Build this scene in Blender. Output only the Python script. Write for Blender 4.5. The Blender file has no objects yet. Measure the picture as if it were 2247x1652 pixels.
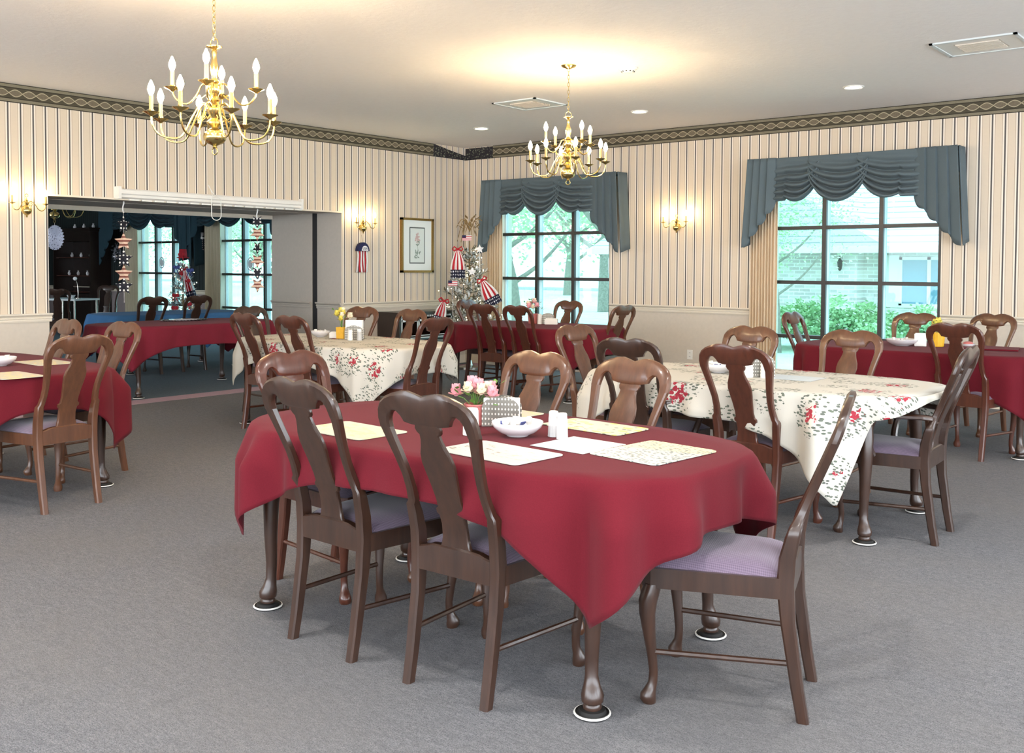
import bpy, math, random
from math import sin, cos, pi, sqrt, radians as R
from mathutils import Vector, Matrix
random.seed(7)
C = bpy.context.scene.collection
IW, IH = 2247, 1652

# ------------------------------------------------------------------ mesh building
class MB:
    def __init__(s): s.v=[]; s.f=[]; s.m=[]; s.uv={}
    def add(s, vs, fs, mi=0):
        o=len(s.v); s.v+= [tuple(p) for p in vs]
        for f in fs: s.f.append(tuple(i+o for i in f)); s.m.append(mi)
        return o
    def box(s, x0,x1,y0,y1,z0,z1, mi=0):
        s.add([(x0,y0,z0),(x1,y0,z0),(x1,y1,z0),(x0,y1,z0),(x0,y0,z1),(x1,y0,z1),(x1,y1,z1),(x0,y1,z1)],
              [(0,3,2,1),(4,5,6,7),(0,1,5,4),(1,2,6,5),(2,3,7,6),(3,0,4,7)],mi)
        return s
    def loft(s, secs, mi=0, caps=True, closed=False):
        n=len(secs[0]); o=len(s.v)
        for q in secs: s.v+=[tuple(p) for p in q]
        m=len(secs)
        for i in range(m if closed else m-1):
            a=o+i*n; b=o+((i+1)%m)*n
            for j in range(n):
                k=(j+1)%n; s.f.append((a+j,a+k,b+k,b+j)); s.m.append(mi)
        if caps and not closed:
            s.f.append(tuple(o+j for j in reversed(range(n)))); s.m.append(mi)
            s.f.append(tuple(o+(m-1)*n+j for j in range(n))); s.m.append(mi)
        return s
    def lathe(s, prof, cx=0, cy=0, n=24, mi=0, caps=True):
        secs=[[(cx+r*cos(2*pi*j/n),cy+r*sin(2*pi*j/n),z) for j in range(n)] for r,z in prof]
        return s.loft(secs,mi,caps)
    def tube(s, pts, r, n=8, mi=0, closed=False, caps=True):
        P=[Vector(p) for p in pts]; m=len(P); secs=[]; up=None
        for i in range(m):
            if closed: t=P[(i+1)%m]-P[i-1]
            else: t=P[min(i+1,m-1)]-P[max(i-1,0)]
            if t.length<1e-9: t=Vector((0,0,1))
            t.normalize()
            if up is None:
                up=Vector((0,0,1)) if abs(t.z)<.9 else Vector((1,0,0))
            a=t.cross(up)
            if a.length<1e-6: a=t.cross(Vector((0,1,0)))
            a.normalize(); up=a.cross(t); rr=r[i] if isinstance(r,(list,tuple)) else r
            secs.append([P[i]+a*rr*cos(2*pi*j/n)+up*rr*sin(2*pi*j/n) for j in range(n)])
        return s.loft(secs,mi,caps,closed)
    def sphere(s, c, rx, ry=None, rz=None, n=12, m=8, mi=0):
        ry=rx if ry is None else ry; rz=rx if rz is None else rz
        secs=[]
        for i in range(1,m):
            a=-pi/2+pi*i/m
            secs.append([(c[0]+rx*cos(a)*cos(2*pi*j/n),c[1]+ry*cos(a)*sin(2*pi*j/n),c[2]+rz*sin(a)) for j in range(n)])
        return s.loft(secs,mi)
    def grid(s, fn, nu, nv, mi=0, uv=None):
        o=len(s.v)
        for j in range(nv+1):
            for i in range(nu+1): s.v.append(tuple(fn(i/nu,j/nv)))
        for j in range(nv):
            for i in range(nu):
                a=o+j*(nu+1)+i; s.f.append((a,a+1,a+nu+2,a+nu+1)); s.m.append(mi)
        return s
    def xf(s, M):
        s.v=[tuple(M@Vector(p)) for p in s.v]; return s
    def build(s, name, mats, parent=None, smooth=True, ang=40, uvs=None):
        me=bpy.data.meshes.new(name); me.from_pydata(s.v,[],s.f)
        if not isinstance(mats,(list,tuple)): mats=[mats]
        for m in mats: me.materials.append(m)
        me.polygons.foreach_set('material_index',s.m)
        if uvs:
            l=me.uv_layers.new(name='UVMap')
            for lp in me.loops: l.data[lp.index].uv=uvs[lp.vertex_index]
        me.update(); me.validate()
        if smooth:
            me.shade_smooth(); me.set_sharp_from_angle(angle=R(ang))
        o=bpy.data.objects.new(name,me); C.objects.link(o)
        if parent: o.parent=parent
        return o
def tag(o, label=None, cat=None, group=None, kind=None):
    if label: o['label']=label
    if cat: o['category']=cat
    if group: o['group']=group
    if kind: o['kind']=kind
    return o
def empty(name, loc=(0,0,0), rz=0, label=None, cat=None, group=None):
    o=bpy.data.objects.new(name,None); C.objects.link(o); o.empty_display_size=.1
    o.location=loc; o.rotation_euler=(0,0,rz); return tag(o,label,cat,group)
def dup(o, parent=None):
    c=o.copy(); C.objects.link(c)
    if parent: c.parent=parent
    for ch in list(o.children): dup(ch,c)
    return c
def place(src, first, loc, rz, label, cat, group=None):
    o=src if first else dup(src)
    o.location=loc; o.rotation_euler=(0,0,rz); return tag(o,label,cat,group)
def lerp_tab(tab, z, k=1):
    if z<=tab[0][0]: return tab[0][k]
    for a,b in zip(tab,tab[1:]):
        if z<=b[0]: t=(z-a[0])/(b[0]-a[0]); return a[k]+(b[k]-a[k])*t
    return tab[-1][k]
def spl(pts, n=6):   # catmull-rom
    P=[Vector(p) for p in pts]; out=[]
    for i in range(len(P)-1):
        a=P[max(i-1,0)];b=P[i];c=P[i+1];d=P[min(i+2,len(P)-1)]
        for k in range(n):
            t=k/n; out.append(.5*((2*b)+(c-a)*t+(2*a-5*b+4*c-d)*t*t+(3*b-a-3*c+d)*t**3))
    out.append(P[-1]); return out
def rrect(cx,cy,z,wx,wy,c):   # chamfered rectangle, horizontal
    a,b=wx/2,wy/2
    return [(cx-a+c,cy-b,z),(cx+a-c,cy-b,z),(cx+a,cy-b+c,z),(cx+a,cy+b-c,z),(cx+a-c,cy+b,z),(cx-a+c,cy+b,z),(cx-a,cy+b-c,z),(cx-a,cy-b+c,z)]
def ring(cx,cy,z,rx,ry=None,n=12):
    ry=rx if ry is None else ry
    return [(cx+rx*cos(2*pi*j/n),cy+ry*sin(2*pi*j/n),z) for j in range(n)]

# ------------------------------------------------------------------ materials
def srgb(r,g,b):
    f=lambda c:(c/12.92 if c<=.04045 else ((c+.055)/1.055)**2.4)
    return (f(r/255),f(g/255),f(b/255),1)
class NT:
    def __init__(s,name):
        s.mat=bpy.data.materials.new(name); s.mat.use_nodes=True; s.t=s.mat.node_tree; s.t.nodes.clear()
        s.out=s.n('ShaderNodeOutputMaterial')
    def n(s,t,**k):
        x=s.t.nodes.new(t)
        for a,b in k.items(): setattr(x,a,b)
        return x
    def l(s,a,b): s.t.links.new(a,b)
    def put(s,sock,v):
        if hasattr(v,'is_output'): s.l(v,sock)
        else: sock.default_value=v
    def math(s,op,a,b=0.0,c=0.0,clamp=False):
        x=s.n('ShaderNodeMath',operation=op,use_clamp=clamp)
        s.put(x.inputs[0],a); s.put(x.inputs[1],b); s.put(x.inputs[2],c); return x.outputs[0]
    def mix(s,f,a,b):
        x=s.n('ShaderNodeMix',data_type='RGBA'); s.put(x.inputs[0],f); s.put(x.inputs[6],a); s.put(x.inputs[7],b); return x.outputs[2]
    def coord(s,kind='Object'):
        return s.n('ShaderNodeTexCoord').outputs[kind]
    def xyz(s,v):
        x=s.n('ShaderNodeSeparateXYZ'); s.l(v,x.inputs[0]); return x.outputs
    def noise(s,v,scale,detail=3,rough=.5):
        x=s.n('ShaderNodeTexNoise'); s.l(v,x.inputs['Vector']); x.inputs['Scale'].default_value=scale
        x.inputs['Detail'].default_value=detail; x.inputs['Roughness'].default_value=rough; return x.outputs[0]
    def vor(s,v,scale,feature='F1',out='Distance',rnd=1.0):
        x=s.n('ShaderNodeTexVoronoi',feature=feature); s.l(v,x.inputs['Vector']); x.inputs['Scale'].default_value=scale
        x.inputs['Randomness'].default_value=rnd; return x.outputs[out]
    def scale(s,v,k):
        x=s.n('ShaderNodeMapping'); s.l(v,x.inputs[0]); x.inputs['Scale'].default_value=k; return x.outputs[0]
    def ramp(s,f,stops,interp='LINEAR'):
        x=s.n('ShaderNodeValToRGB'); s.l(f,x.inputs[0]); e=x.color_ramp; e.interpolation=interp
        while len(e.elements)>len(stops): e.elements.remove(e.elements[-1])
        while len(e.elements)<len(stops): e.elements.new(.5)
        for q,(p,c) in zip(e.elements,stops): q.position=p; q.color=c
        return x.outputs[0]
    def step(s,a,b,soft=None):   # 1 where a<b
        return s.math('LESS_THAN',a,b)
    def bsdf(s,color,rough=.6,metal=0.0,spec=.5,bump=None,bstr=.2,bdist=.01,**k):
        x=s.n('ShaderNodeBsdfPrincipled'); s.put(x.inputs['Base Color'],color); s.put(x.inputs['Roughness'],rough)
        x.inputs['Metallic'].default_value=metal; x.inputs['Specular IOR Level'].default_value=spec
        for a,b in k.items(): s.put(x.inputs[a.replace('_',' ')],b)
        if bump is not None:
            q=s.n('ShaderNodeBump'); q.inputs['Strength'].default_value=bstr; q.inputs['Distance'].default_value=bdist
            s.l(bump,q.inputs['Height']); s.l(q.outputs[0],x.inputs['Normal'])
        s.l(x.outputs[0],s.out.inputs[0]); return s.mat
M={}
def plain(name,rgb,rough=.6,metal=0.0,spec=.5,nz=0.06,sc=30,**k):
    t=NT(name); c=srgb(*rgb)
    if nz:
        f=t.noise(t.coord(),sc,3); d=tuple(x*(1-nz*3) for x in c[:3])+(1,); u=tuple(min(1,x*(1+nz*3)) for x in c[:3])+(1,)
        c=t.mix(f,d,u)
    M[name]=t.bsdf(c,rough,metal,spec,**k); return M[name]
def emis(name,rgb,st):
    t=NT(name); e=t.n('ShaderNodeEmission'); e.inputs[0].default_value=srgb(*rgb); e.inputs[1].default_value=st
    t.l(e.outputs[0],t.out.inputs[0]); M[name]=t.mat; return t.mat
def wood(name,a,b,rough=.28,sc=1.0,coat=.4):
    t=NT(name); v=t.coord(); g=t.noise(t.scale(v,(30*sc,30*sc,3*sc)),1.5,5,.6)
    oi=t.n('ShaderNodeObjectInfo').outputs['Random']
    c=t.mix(t.math('MULTIPLY_ADD',t.math('SUBTRACT',g,.5),1.6,.5,clamp=True),srgb(*a),srgb(*b))
    r=t.math('MULTIPLY_ADD',t.noise(v,9,2),.2,rough-.1)
    M[name]=t.bsdf(c,r,0,.5,bump=g,bstr=.05,bdist=.002,Coat_Weight=coat,Coat_Roughness=.15); return t.mat
wood('wood_dark',(40,25,18),(66,42,30),.33)
wood('wood_mid',(72,43,28),(106,67,44),.35)
wood('wood_red',(62,32,22),(94,50,35),.32)
wood('wood_hutch',(26,14,12),(40,22,16),.35)
plain('cream_paint',(210,202,190),.75,nz=.02)
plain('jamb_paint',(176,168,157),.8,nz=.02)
plain('wainscot',(206,196,182),.8,nz=.02)
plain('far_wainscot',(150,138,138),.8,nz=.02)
plain('white_trim',(222,212,195),.5,nz=.01)
plain('white_plastic',(232,230,224),.4,nz=.01)
plain('porcelain',(226,224,226),.18,nz=.01,Coat_Weight=.5)
plain('bronze_frame',(48,44,42),.4,nz=.03)
plain('frame_side',(206,214,216),.4,nz=.02)
plain('black_slot',(10,8,7),.7,nz=0)
plain('candle_ivory',(196,166,106),.5,nz=.02)
plain('brass_dummy',(200,170,90),.25,1.0,nz=.02)
t=NT('brass'); M['brass']=t.bsdf(t.mix(t.noise(t.coord(),25,2),srgb(190,164,96),srgb(226,204,142)),.24,1.0,.5)
plain('chrome',(190,186,178),.25,1.0,nz=.03)
emis('bulb',(255,222,172),120)
emis('sconce_bulb',(255,220,155),80)
emis('downlight',(255,250,240),9)
emis('fairy',(255,238,190),4)
# wallpaper stripes
def stripes(name,axis,P,phase,base,dark,light,thin,wd=.065,wl=.18,th=.22,nz=.05):
    t=NT(name); x=t.xyz(t.coord())[axis]
    u=t.math('ABSOLUTE',t.math('SUBTRACT',t.math('FRACT',t.math('ADD',t.math('DIVIDE',x,P),phase)),.5))
    c=t.mix(t.noise(t.coord(),40,3),tuple(q*(1-nz) for q in srgb(*base)[:3])+(1,),srgb(*base))
    c=t.mix(t.step(t.math('ABSOLUTE',t.math('SUBTRACT',u,th)),.012),c,srgb(*thin))
    c=t.mix(t.step(u,wl),c,srgb(*light)); c=t.mix(t.step(u,wd),c,srgb(*dark))
    M[name]=t.bsdf(c,.7,0,.3); return t.mat
PS=.1165
stripes('paper_left','XYZ'.index('Y'),PS,.5-(4.232/PS)%1,(220,204,182),(92,88,86),(236,226,212),(150,130,110))
stripes('paper_back',0,PS,.5-(-2.622/PS)%1,(220,204,182),(92,88,86),(236,226,212),(150,130,110))
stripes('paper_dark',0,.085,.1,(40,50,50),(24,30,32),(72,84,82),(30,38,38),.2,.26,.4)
# wallpaper border with interlaced wave
def border(name,axis,z0,z1):
    t=NT(name); o=t.xyz(t.coord()); x=o[axis]; z=o[2]; zc=(z0+z1)/2
    s=t.math('MULTIPLY',t.math('SINE',t.math('MULTIPLY',x,pi/.125)),.031)
    d=t.math('MINIMUM',t.math('ABSOLUTE',t.math('SUBTRACT',t.math('SUBTRACT',z,zc),s)),t.math('ABSOLUTE',t.math('ADD',t.math('SUBTRACT',z,zc),s)))
    dz=t.math('ABSOLUTE',t.math('SUBTRACT',z,zc)); n=t.noise(t.coord(),120,3)
    inner=t.mix(n,srgb(70,64,50),srgb(112,102,84)); outer=t.mix(n,srgb(112,106,88),srgb(138,130,110))
    inside=t.math('LESS_THAN',t.math('ABSOLUTE',t.math('SUBTRACT',z,zc)),t.math('ABSOLUTE',s))
    c=t.mix(inside,srgb(74,68,54),t.mix(n,srgb(88,80,66),srgb(130,118,98)))
    c=t.mix(t.step(d,.0042),c,srgb(172,162,136))
    c=t.mix(t.step(dz,.048),outer,c)
    c=t.mix(t.step(t.math('ABSOLUTE',t.math('SUBTRACT',dz,.050)),.004),c,srgb(48,44,34))
    c=t.mix(t.math('GREATER_THAN',dz,(z1-z0)/2-.007),c,srgb(40,34,26))
    M[name]=t.bsdf(c,.7,0,.3); return t.mat
border('border_left',1,2.884,3.058); border('border_back',0,2.884,3.058)
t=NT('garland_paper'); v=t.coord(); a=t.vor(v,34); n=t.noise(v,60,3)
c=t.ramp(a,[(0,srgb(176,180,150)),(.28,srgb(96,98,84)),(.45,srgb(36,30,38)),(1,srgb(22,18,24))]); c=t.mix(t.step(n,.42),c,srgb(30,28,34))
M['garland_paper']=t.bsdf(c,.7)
# ceiling
t=NT('ceiling_paint'); v=t.coord(); n=t.noise(v,22,6,.7); M['ceiling_paint']=t.bsdf(t.mix(n,srgb(238,234,231),srgb(247,244,241)),.9,0,.2,bump=n,bstr=.35,bdist=.01)
# carpets
def carpet(name,a,b,c3,sc=1):
    t=NT(name); v=t.coord(); n=t.noise(v,230*sc,2,.7); n2=t.noise(t.scale(v,(1,1.6,1)),60,4,.75); n3=t.noise(v,.9,4,.6)
    c=t.mix(t.math('MULTIPLY_ADD',t.math('SUBTRACT',t.math('ADD',t.math('MULTIPLY',n,.6),t.math('MULTIPLY',n2,.4)),.5),3.2,.5,clamp=True),srgb(*a),srgb(*b))
    n4=t.noise(t.scale(v,(1,2.2,1)),16,4,.7); c=t.mix(t.math('MULTIPLY',t.math('MULTIPLY_ADD',t.math('SUBTRACT',n4,.5),4,.5,clamp=True),.28),c,srgb(*a)); c=t.mix(t.math('MULTIPLY',t.math('MULTIPLY_ADD',t.math('SUBTRACT',n3,.5),3,.5,clamp=True),.35),c,srgb(*c3))
    M[name]=t.bsdf(c,.95,0,.1,bump=n,bstr=.6,bdist=.006); return t.mat
carpet('carpet_grey',(66,70,76),(148,147,150),(116,112,108)); carpet('carpet_far',(82,92,100),(134,146,156),(106,116,124)); carpet('carpet_pink',(164,136,146),(194,168,178),(176,150,160))
# fabrics
def fabric(name,a,b,sc=260,rough=.95,sheen=.04,wr=None):
    t=NT(name); v=t.coord(); n=t.noise(v,sc,2); n2=t.noise(v,3,3)
    c=t.mix(t.math('ADD',t.math('MULTIPLY',n,.6),t.math('MULTIPLY',n2,.4)),srgb(*a),srgb(*b))
    M[name]=t.bsdf(c,rough,0,.12,bump=n,bstr=.15,bdist=.002,Sheen_Weight=sheen); return t.mat
fabric('burgundy',(84,18,28),(108,30,40)); fabric('burgundy_far',(104,26,40),(128,44,58)); fabric('blue_cloth',(60,108,158),(82,132,180))
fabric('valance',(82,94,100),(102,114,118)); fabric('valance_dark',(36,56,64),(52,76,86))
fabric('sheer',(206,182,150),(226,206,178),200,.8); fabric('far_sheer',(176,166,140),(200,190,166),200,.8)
t=NT('seat_fabric'); v=t.coord(); o=t.xyz(t.scale(v,(520,520,520))); q=t.math('MULTIPLY',t.math('SINE',t.math('ADD',o[0],o[1])),t.math('SINE',t.math('SUBTRACT',o[0],o[1])))
c=t.mix(t.math('MULTIPLY_ADD',q,.5,.5),srgb(92,78,96),srgb(124,108,128)); M['seat_fabric']=t.bsdf(c,.8,0,.3,bump=q,bstr=.2,bdist=.002,Sheen_Weight=.3)
t=NT('floral'); v=t.coord('UV'); 
cl=t.vor(v,4.4,rnd=.7); nz=t.noise(v,26,3,.7); fine=t.vor(v,46); fine2=t.vor(t.scale(v,(1,2.1,1)),38); big=t.math('ADD',cl,t.math('MULTIPLY',t.math('SUBTRACT',nz,.5),.45))
col=srgb(196,192,182)
leaf=t.math('MULTIPLY',t.step(fine2,.40),t.step(big,.50)); c=t.mix(leaf,col,t.mix(t.noise(v,30,1),srgb(112,122,104),srgb(74,76,78)))
red=t.math('MULTIPLY',t.step(fine,.55),t.step(big,.27)); c=t.mix(red,c,t.mix(t.noise(v,50,1),srgb(176,58,70),srgb(132,40,54)))
M['floral']=t.bsdf(c,.85,0,.25,bump=t.noise(v,300,2),bstr=.1,bdist=.002)
# glass pane
t=NT('tinted_glass'); tr=t.n('ShaderNodeBsdfTransparent'); tr.inputs[0].default_value=(.45,.575,.582,1); gl=t.n('ShaderNodeBsdfGlossy'); gl.inputs['Roughness'].default_value=.02
fr=t.n('ShaderNodeLayerWeight'); fr.inputs[0].default_value=.5; sch=t.math('MULTIPLY_ADD',t.math('POWER',fr.outputs[1],5),.9,.03); mx=t.n('ShaderNodeMixShader'); t.l(sch,mx.inputs[0]); t.l(tr.outputs[0],mx.inputs[1]); t.l(gl.outputs[0],mx.inputs[2]); t.l(mx.outputs[0],t.out.inputs[0]); M['tinted_glass']=t.mat
t=NT('clear_plastic'); tr=t.n('ShaderNodeBsdfTransparent'); tr.inputs[0].default_value=(.93,.93,.93,1); gl=t.n('ShaderNodeBsdfPrincipled'); gl.inputs['Base Color'].default_value=srgb(236,236,236); gl.inputs['Roughness'].default_value=.2
mx=t.n('ShaderNodeMixShader'); mx.inputs[0].default_value=.55; t.l(tr.outputs[0],mx.inputs[1]); t.l(gl.outputs[0],mx.inputs[2]); t.l(mx.outputs[0],t.out.inputs[0]); M['clear_plastic']=t.mat
# outdoors
plain('grass',(206,220,200),.9,nz=.12,sc=3); plain('asphalt',(150,152,150),.9,nz=.05); plain('bark',(140,136,124),.9,nz=.2,sc=14)
t=NT('leaves'); M['leaves']=t.bsdf(t.mix(t.noise(t.coord(),2.2,2),srgb(150,190,140),srgb(214,232,190)),.6)
t=NT('hedge_leaves'); M['hedge_leaves']=t.bsdf(t.mix(t.noise(t.coord(),3,2),srgb(140,186,140),srgb(206,228,180)),.6)
t=NT('stone_brick'); b=t.n('ShaderNodeTexBrick'); mp=t.n('ShaderNodeMapping'); t.l(t.coord(),mp.inputs[0]); mp.inputs['Rotation'].default_value=(R(90),0,0); t.l(mp.outputs[0],b.inputs['Vector'])
b.inputs['Color1'].default_value=srgb(196,186,182); b.inputs['Color2'].default_value=srgb(226,220,214); b.inputs['Mortar'].default_value=srgb(240,238,232); b.inputs['Scale'].default_value=1; b.inputs['Brick Width'].default_value=.30; b.inputs['Row Height'].default_value=.095; b.inputs['Mortar Size'].default_value=.012
M['stone_brick']=t.bsdf(b.outputs[0],.9)
t=NT('shingle'); o=t.xyz(t.coord()); s=t.math('FRACT',t.math('MULTIPLY',o[2],6)); c=t.mix(t.step(s,.16),srgb(214,218,220),srgb(150,158,162)); M['shingle']=t.bsdf(c,.9)
plain('screen_blue',(120,160,180),.4,nz=.06); plain('car_blue',(70,96,120),.25,nz=.02); plain('tyre',(40,40,42),.7)
plain('flag_red',(176,26,40),.8); plain('flag_white',(232,230,228),.8,nz=.02); plain('flag_navy',(32,34,74),.8)
plain('flocked',(216,224,220),.8,nz=.15,sc=60); plain('silver_tinsel',(168,170,180),.3,.4,nz=.2,sc=50); plain('twig',(140,112,70),.8); plain('branch',(110,104,84),.8)
plain('pink_petal',(232,170,178),.6,nz=.08); plain('cream_petal',(238,226,200),.6); plain('yellow_petal',(226,210,96),.6); plain('green_leaf',(96,140,60),.6,nz=.1); plain('dark_leaf',(30,44,34),.6)
plain('yellow_pot',(226,176,44),.4); plain('pink_pot',(190,110,106),.4); plain('glass_dark',(16,16,20),.15,nz=0); plain('pepper',(96,90,86),.8,nz=.1)
plain('gold_frame',(150,116,60),.35,.6,nz=.15,sc=90); plain('mat_board',(226,232,230),.8,nz=0); plain('print_paper',(214,222,218),.8,nz=0); plain('print_line',(84,92,92),.8,nz=0); plain('print_pink',(196,170,166),.8); plain('print_green',(134,150,140),.8)
plain('blue_ink',(70,80,140),.8)

# ------------------------------------------------------------------ camera, world
psi,th,ro=.6873,.0360,.0043; Hc=1.38
fw=Vector((-sin(psi)*cos(th),cos(psi)*cos(th),-sin(th))); r0=Vector((cos(psi),sin(psi),0)); u0=r0.cross(fw)
rr=cos(ro)*r0+sin(ro)*u0; uu=-sin(ro)*r0+cos(ro)*u0
cd=bpy.data.cameras.new('camera'); cam=bpy.data.objects.new('camera',cd); C.objects.link(cam)
mt=Matrix((rr,uu,-fw)).transposed().to_4x4(); mt.translation=Vector((0,0,Hc)); cam.matrix_world=mt
cd.sensor_width=36; cd.sensor_fit='HORIZONTAL'; cd.lens=2155.2/IW*36; cd.shift_y=-(IH/2-661.9)/IW; cd.clip_start=.05; cd.clip_end=400
bpy.context.scene.camera=cam
w=bpy.data.worlds.new('sky'); bpy.context.scene.world=w; w.use_nodes=True; nt=w.node_tree; bg=nt.nodes['Background']
tc=nt.nodes.new('ShaderNodeTexCoord'); sx=nt.nodes.new('ShaderNodeSeparateXYZ'); cr=nt.nodes.new('ShaderNodeValToRGB')
nt.links.new(tc.outputs['Generated'],sx.inputs[0]); nt.links.new(sx.outputs[2],cr.inputs[0])
cr.color_ramp.elements[0].position=0; cr.color_ramp.elements[0].color=(.80,.86,.92,1); cr.color_ramp.elements[1].position=.6; cr.color_ramp.elements[1].color=(.74,.86,1,1)
nt.links.new(cr.outputs[0],bg.inputs[0]); bg.inputs[1].default_value=4.0
vs=bpy.context.scene.view_settings; vs.view_transform='Standard'; vs.look='None'; vs.gamma=1; vs.use_curve_mapping=False; vs.exposure=1.5

# ------------------------------------------------------------------ room shell
XA,YB,ZT,ZB,ZR=-9.443,10.454,3.058,2.884,.91
XF=-10.86; X1,Y0=6.0,-6.0; XL=-22.0; OY0,OY1,OZ=4.478,8.148,2.043
def struct(o,label=None): return tag(o,label,None,None,'structure')
b=MB(); b.box(-9.0,X1,Y0,YB,-.1,0); struct(b.build('floor',M['carpet_grey'],smooth=False))
b=MB(); b.box(XL,-9.28,1.0,YB,-.1,0); struct(b.build('floor',M['carpet_far'],smooth=False))
b=MB(); b.box(-9.28,-9.0,Y0,YB,-.1,.002); struct(b.build('trim_1',M['carpet_pink'],smooth=False))
b=MB(); b.box(XL,X1,Y0,YB+.3,ZT,ZT+.15); struct(b.build('ceiling',M['ceiling_paint'],smooth=False))
# left wall with deep opening; core paint + striped paper sheet + wainscot sheet
b=MB(); S=-9.92; S2=-10.02
for x0,x1 in ((S,XA-.012),(XF,S2)):
    b.box(x0,x1,Y0 if x0==S else 1.0,OY0,0,ZT); b.box(x0,x1,OY1,YB,0,ZT); b.box(x0,x1,OY0,OY1,OZ,ZT)
b.box(S2,S,1.0,OY0-.10,0,ZT,3); b.box(S2+.001,S-.001,OY1+.006,YB,0,ZT,3); b.box(S2,S,OY0-.1,OY1+.1,OZ+.08,ZT,3)  # black fill stands in for the shade inside the partition slot
for y0,y1,z0 in ((Y0,OY0,ZR-.04),(OY0,OY1,OZ),(OY1,YB,ZR-.04)): b.box(XA-.012,XA,y0,y1,z0,ZT,1)
for y0,y1 in ((Y0,OY0),(OY1,YB)): b.box(XA-.012,XA,y0,y1,0,ZR-.04,2)
struct(b.build('wall_left',[M['jamb_paint'],M['paper_left'],M['wainscot'],M['black_slot']],smooth=False))
# back wall panels around windows
def wall_panels(name,x0,x1,holes,mats,zr=ZR-.04):
    b=MB(); xs=[x0]+[q for h in holes for q in h[:2]]+[x1]
    def col(a,c,z0,z1):
        for p,q,mi in ((z0,min(z1,zr),1),(max(z0,zr),z1,0)):
            if q>p: b.box(a,c,YB,YB+.25,p,q,mi)
    for i in range(0,len(xs),2): col(xs[i],xs[i+1],0,ZT)
    for h in holes:
        col(h[0],h[1],h[3],ZT)
        if h[2]>0: col(h[0],h[1],0,h[2])
    return struct(b.build(name,mats,smooth=False))
WZ0,WZ1=.06,2.44
W1=(-8.80,-6.97,WZ0,WZ1); W2=(-4.82,-2.955,WZ0,WZ1); W3=(-18.3,-16.45,WZ0,WZ1); W4=(-15.45,-13.55,WZ0,WZ1)
wall_panels('wall_back',XA,X1,[W1,W2],[M['paper_back'],M['wainscot']])
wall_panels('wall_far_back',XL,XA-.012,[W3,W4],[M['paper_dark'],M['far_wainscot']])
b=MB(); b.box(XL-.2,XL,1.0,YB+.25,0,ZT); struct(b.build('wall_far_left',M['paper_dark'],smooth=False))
b=MB(); b.box(XL,-18.0,.8,1.0,0,ZT); b.box(-14.0,XF,.8,1.0,0,ZT); b.box(-18.0,-14.0,.8,1.0,0,.4); b.box(-18.0,-14.0,.8,1.0,2.5,ZT); struct(b.build('wall_far_front',M['paper_dark'],smooth=False))  # opening added in this unseen wall to bring daylight into the back room
for nm,pts in (('wall_right',1),('wall_front',0)):  # unseen walls; wide unglazed openings added to let sky light in
    b=MB(); a0,a1=(Y0,YB+.25) if pts else (XA,X1); n_=4; wd_=(a1-a0)/n_
    for k in range(n_):
        p,q=a0+k*wd_,a0+(k+1)*wd_; h0,h1=p+wd_*.07,q-wd_*.07
        for u0,u1,z0,z1 in ((p,h0,0,ZT),(h1,q,0,ZT),(h0,h1,0,.12),(h0,h1,2.8,ZT)):
            if pts: b.box(X1,X1+.2,u0,u1,z0,z1)
            else: b.box(u0,u1,Y0-.2,Y0,z0,z1)
    struct(b.build(nm,M['cream_paint'],smooth=False))
# crown border
b=MB(); b.box(XA,XA+.008,Y0,9.78,ZB,ZT); struct(b.build('trim_2',M['border_left'],smooth=False))
b=MB(); b.box(-8.93,X1,YB-.008,YB,ZB,ZT); struct(b.build('trim_3',M['border_back'],smooth=False))
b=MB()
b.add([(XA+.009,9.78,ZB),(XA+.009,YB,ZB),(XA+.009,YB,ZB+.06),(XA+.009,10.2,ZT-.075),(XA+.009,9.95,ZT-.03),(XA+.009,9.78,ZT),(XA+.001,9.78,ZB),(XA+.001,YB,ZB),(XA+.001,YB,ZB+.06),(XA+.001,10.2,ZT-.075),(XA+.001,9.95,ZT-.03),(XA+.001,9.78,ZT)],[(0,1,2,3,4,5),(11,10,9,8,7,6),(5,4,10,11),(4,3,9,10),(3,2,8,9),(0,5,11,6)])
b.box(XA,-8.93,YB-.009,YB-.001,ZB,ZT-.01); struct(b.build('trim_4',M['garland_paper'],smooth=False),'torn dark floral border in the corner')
# chair rails
def rail_prof(d): return [(0,.83),(.012*1,.83),(.016,.845),(.014,.858),(.022,.862),(.022,.874),(.016,.878),(.03,.892),(.04,.898),(.04,.912),(0,.912)]
def rail_x(name,x0,x1,y,sgn=-1,mat='white_trim'):
    b=MB(); b.loft([[(x,y+sgn*d,z) for d,z in rail_prof(0)] for x in (x0,x1)]); return struct(b.build(name,M[mat],smooth=False))
def rail_y(name,y0,y1,x,sgn=1,mat='white_trim'):
    b=MB(); b.loft([[(x+sgn*d,y,z) for d,z in rail_prof(0)] for y in (y0,y1)]); return struct(b.build(name,M[mat],smooth=False))
rail_y('trim_5',Y0,OY0+.02,XA); rail_y('trim_6',OY1-.001,YB,XA)
rail_x('trim_7',-6.96,-5.03,YB); rail_x('trim_8',-2.95,X1,YB); rail_x('trim_9',XA,-8.95,YB)
rail_x('trim_10',S,XA,OY1,-1,'jamb_paint'); rail_x('trim_11',XF+.02,S2-.02,OY1,-1,'jamb_paint')
rail_x('trim_12',XL,-18.6,YB); rail_x('trim_13',-16.4,-15.5,YB)
def base_x(n,x0,x1,mat='white_trim'): b=MB(); b.box(x0,x1,YB-.015,YB,0,.10); b.box(x0,x1,YB-.009,YB,.10,.115); struct(b.build(n,M[mat],smooth=False))
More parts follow.
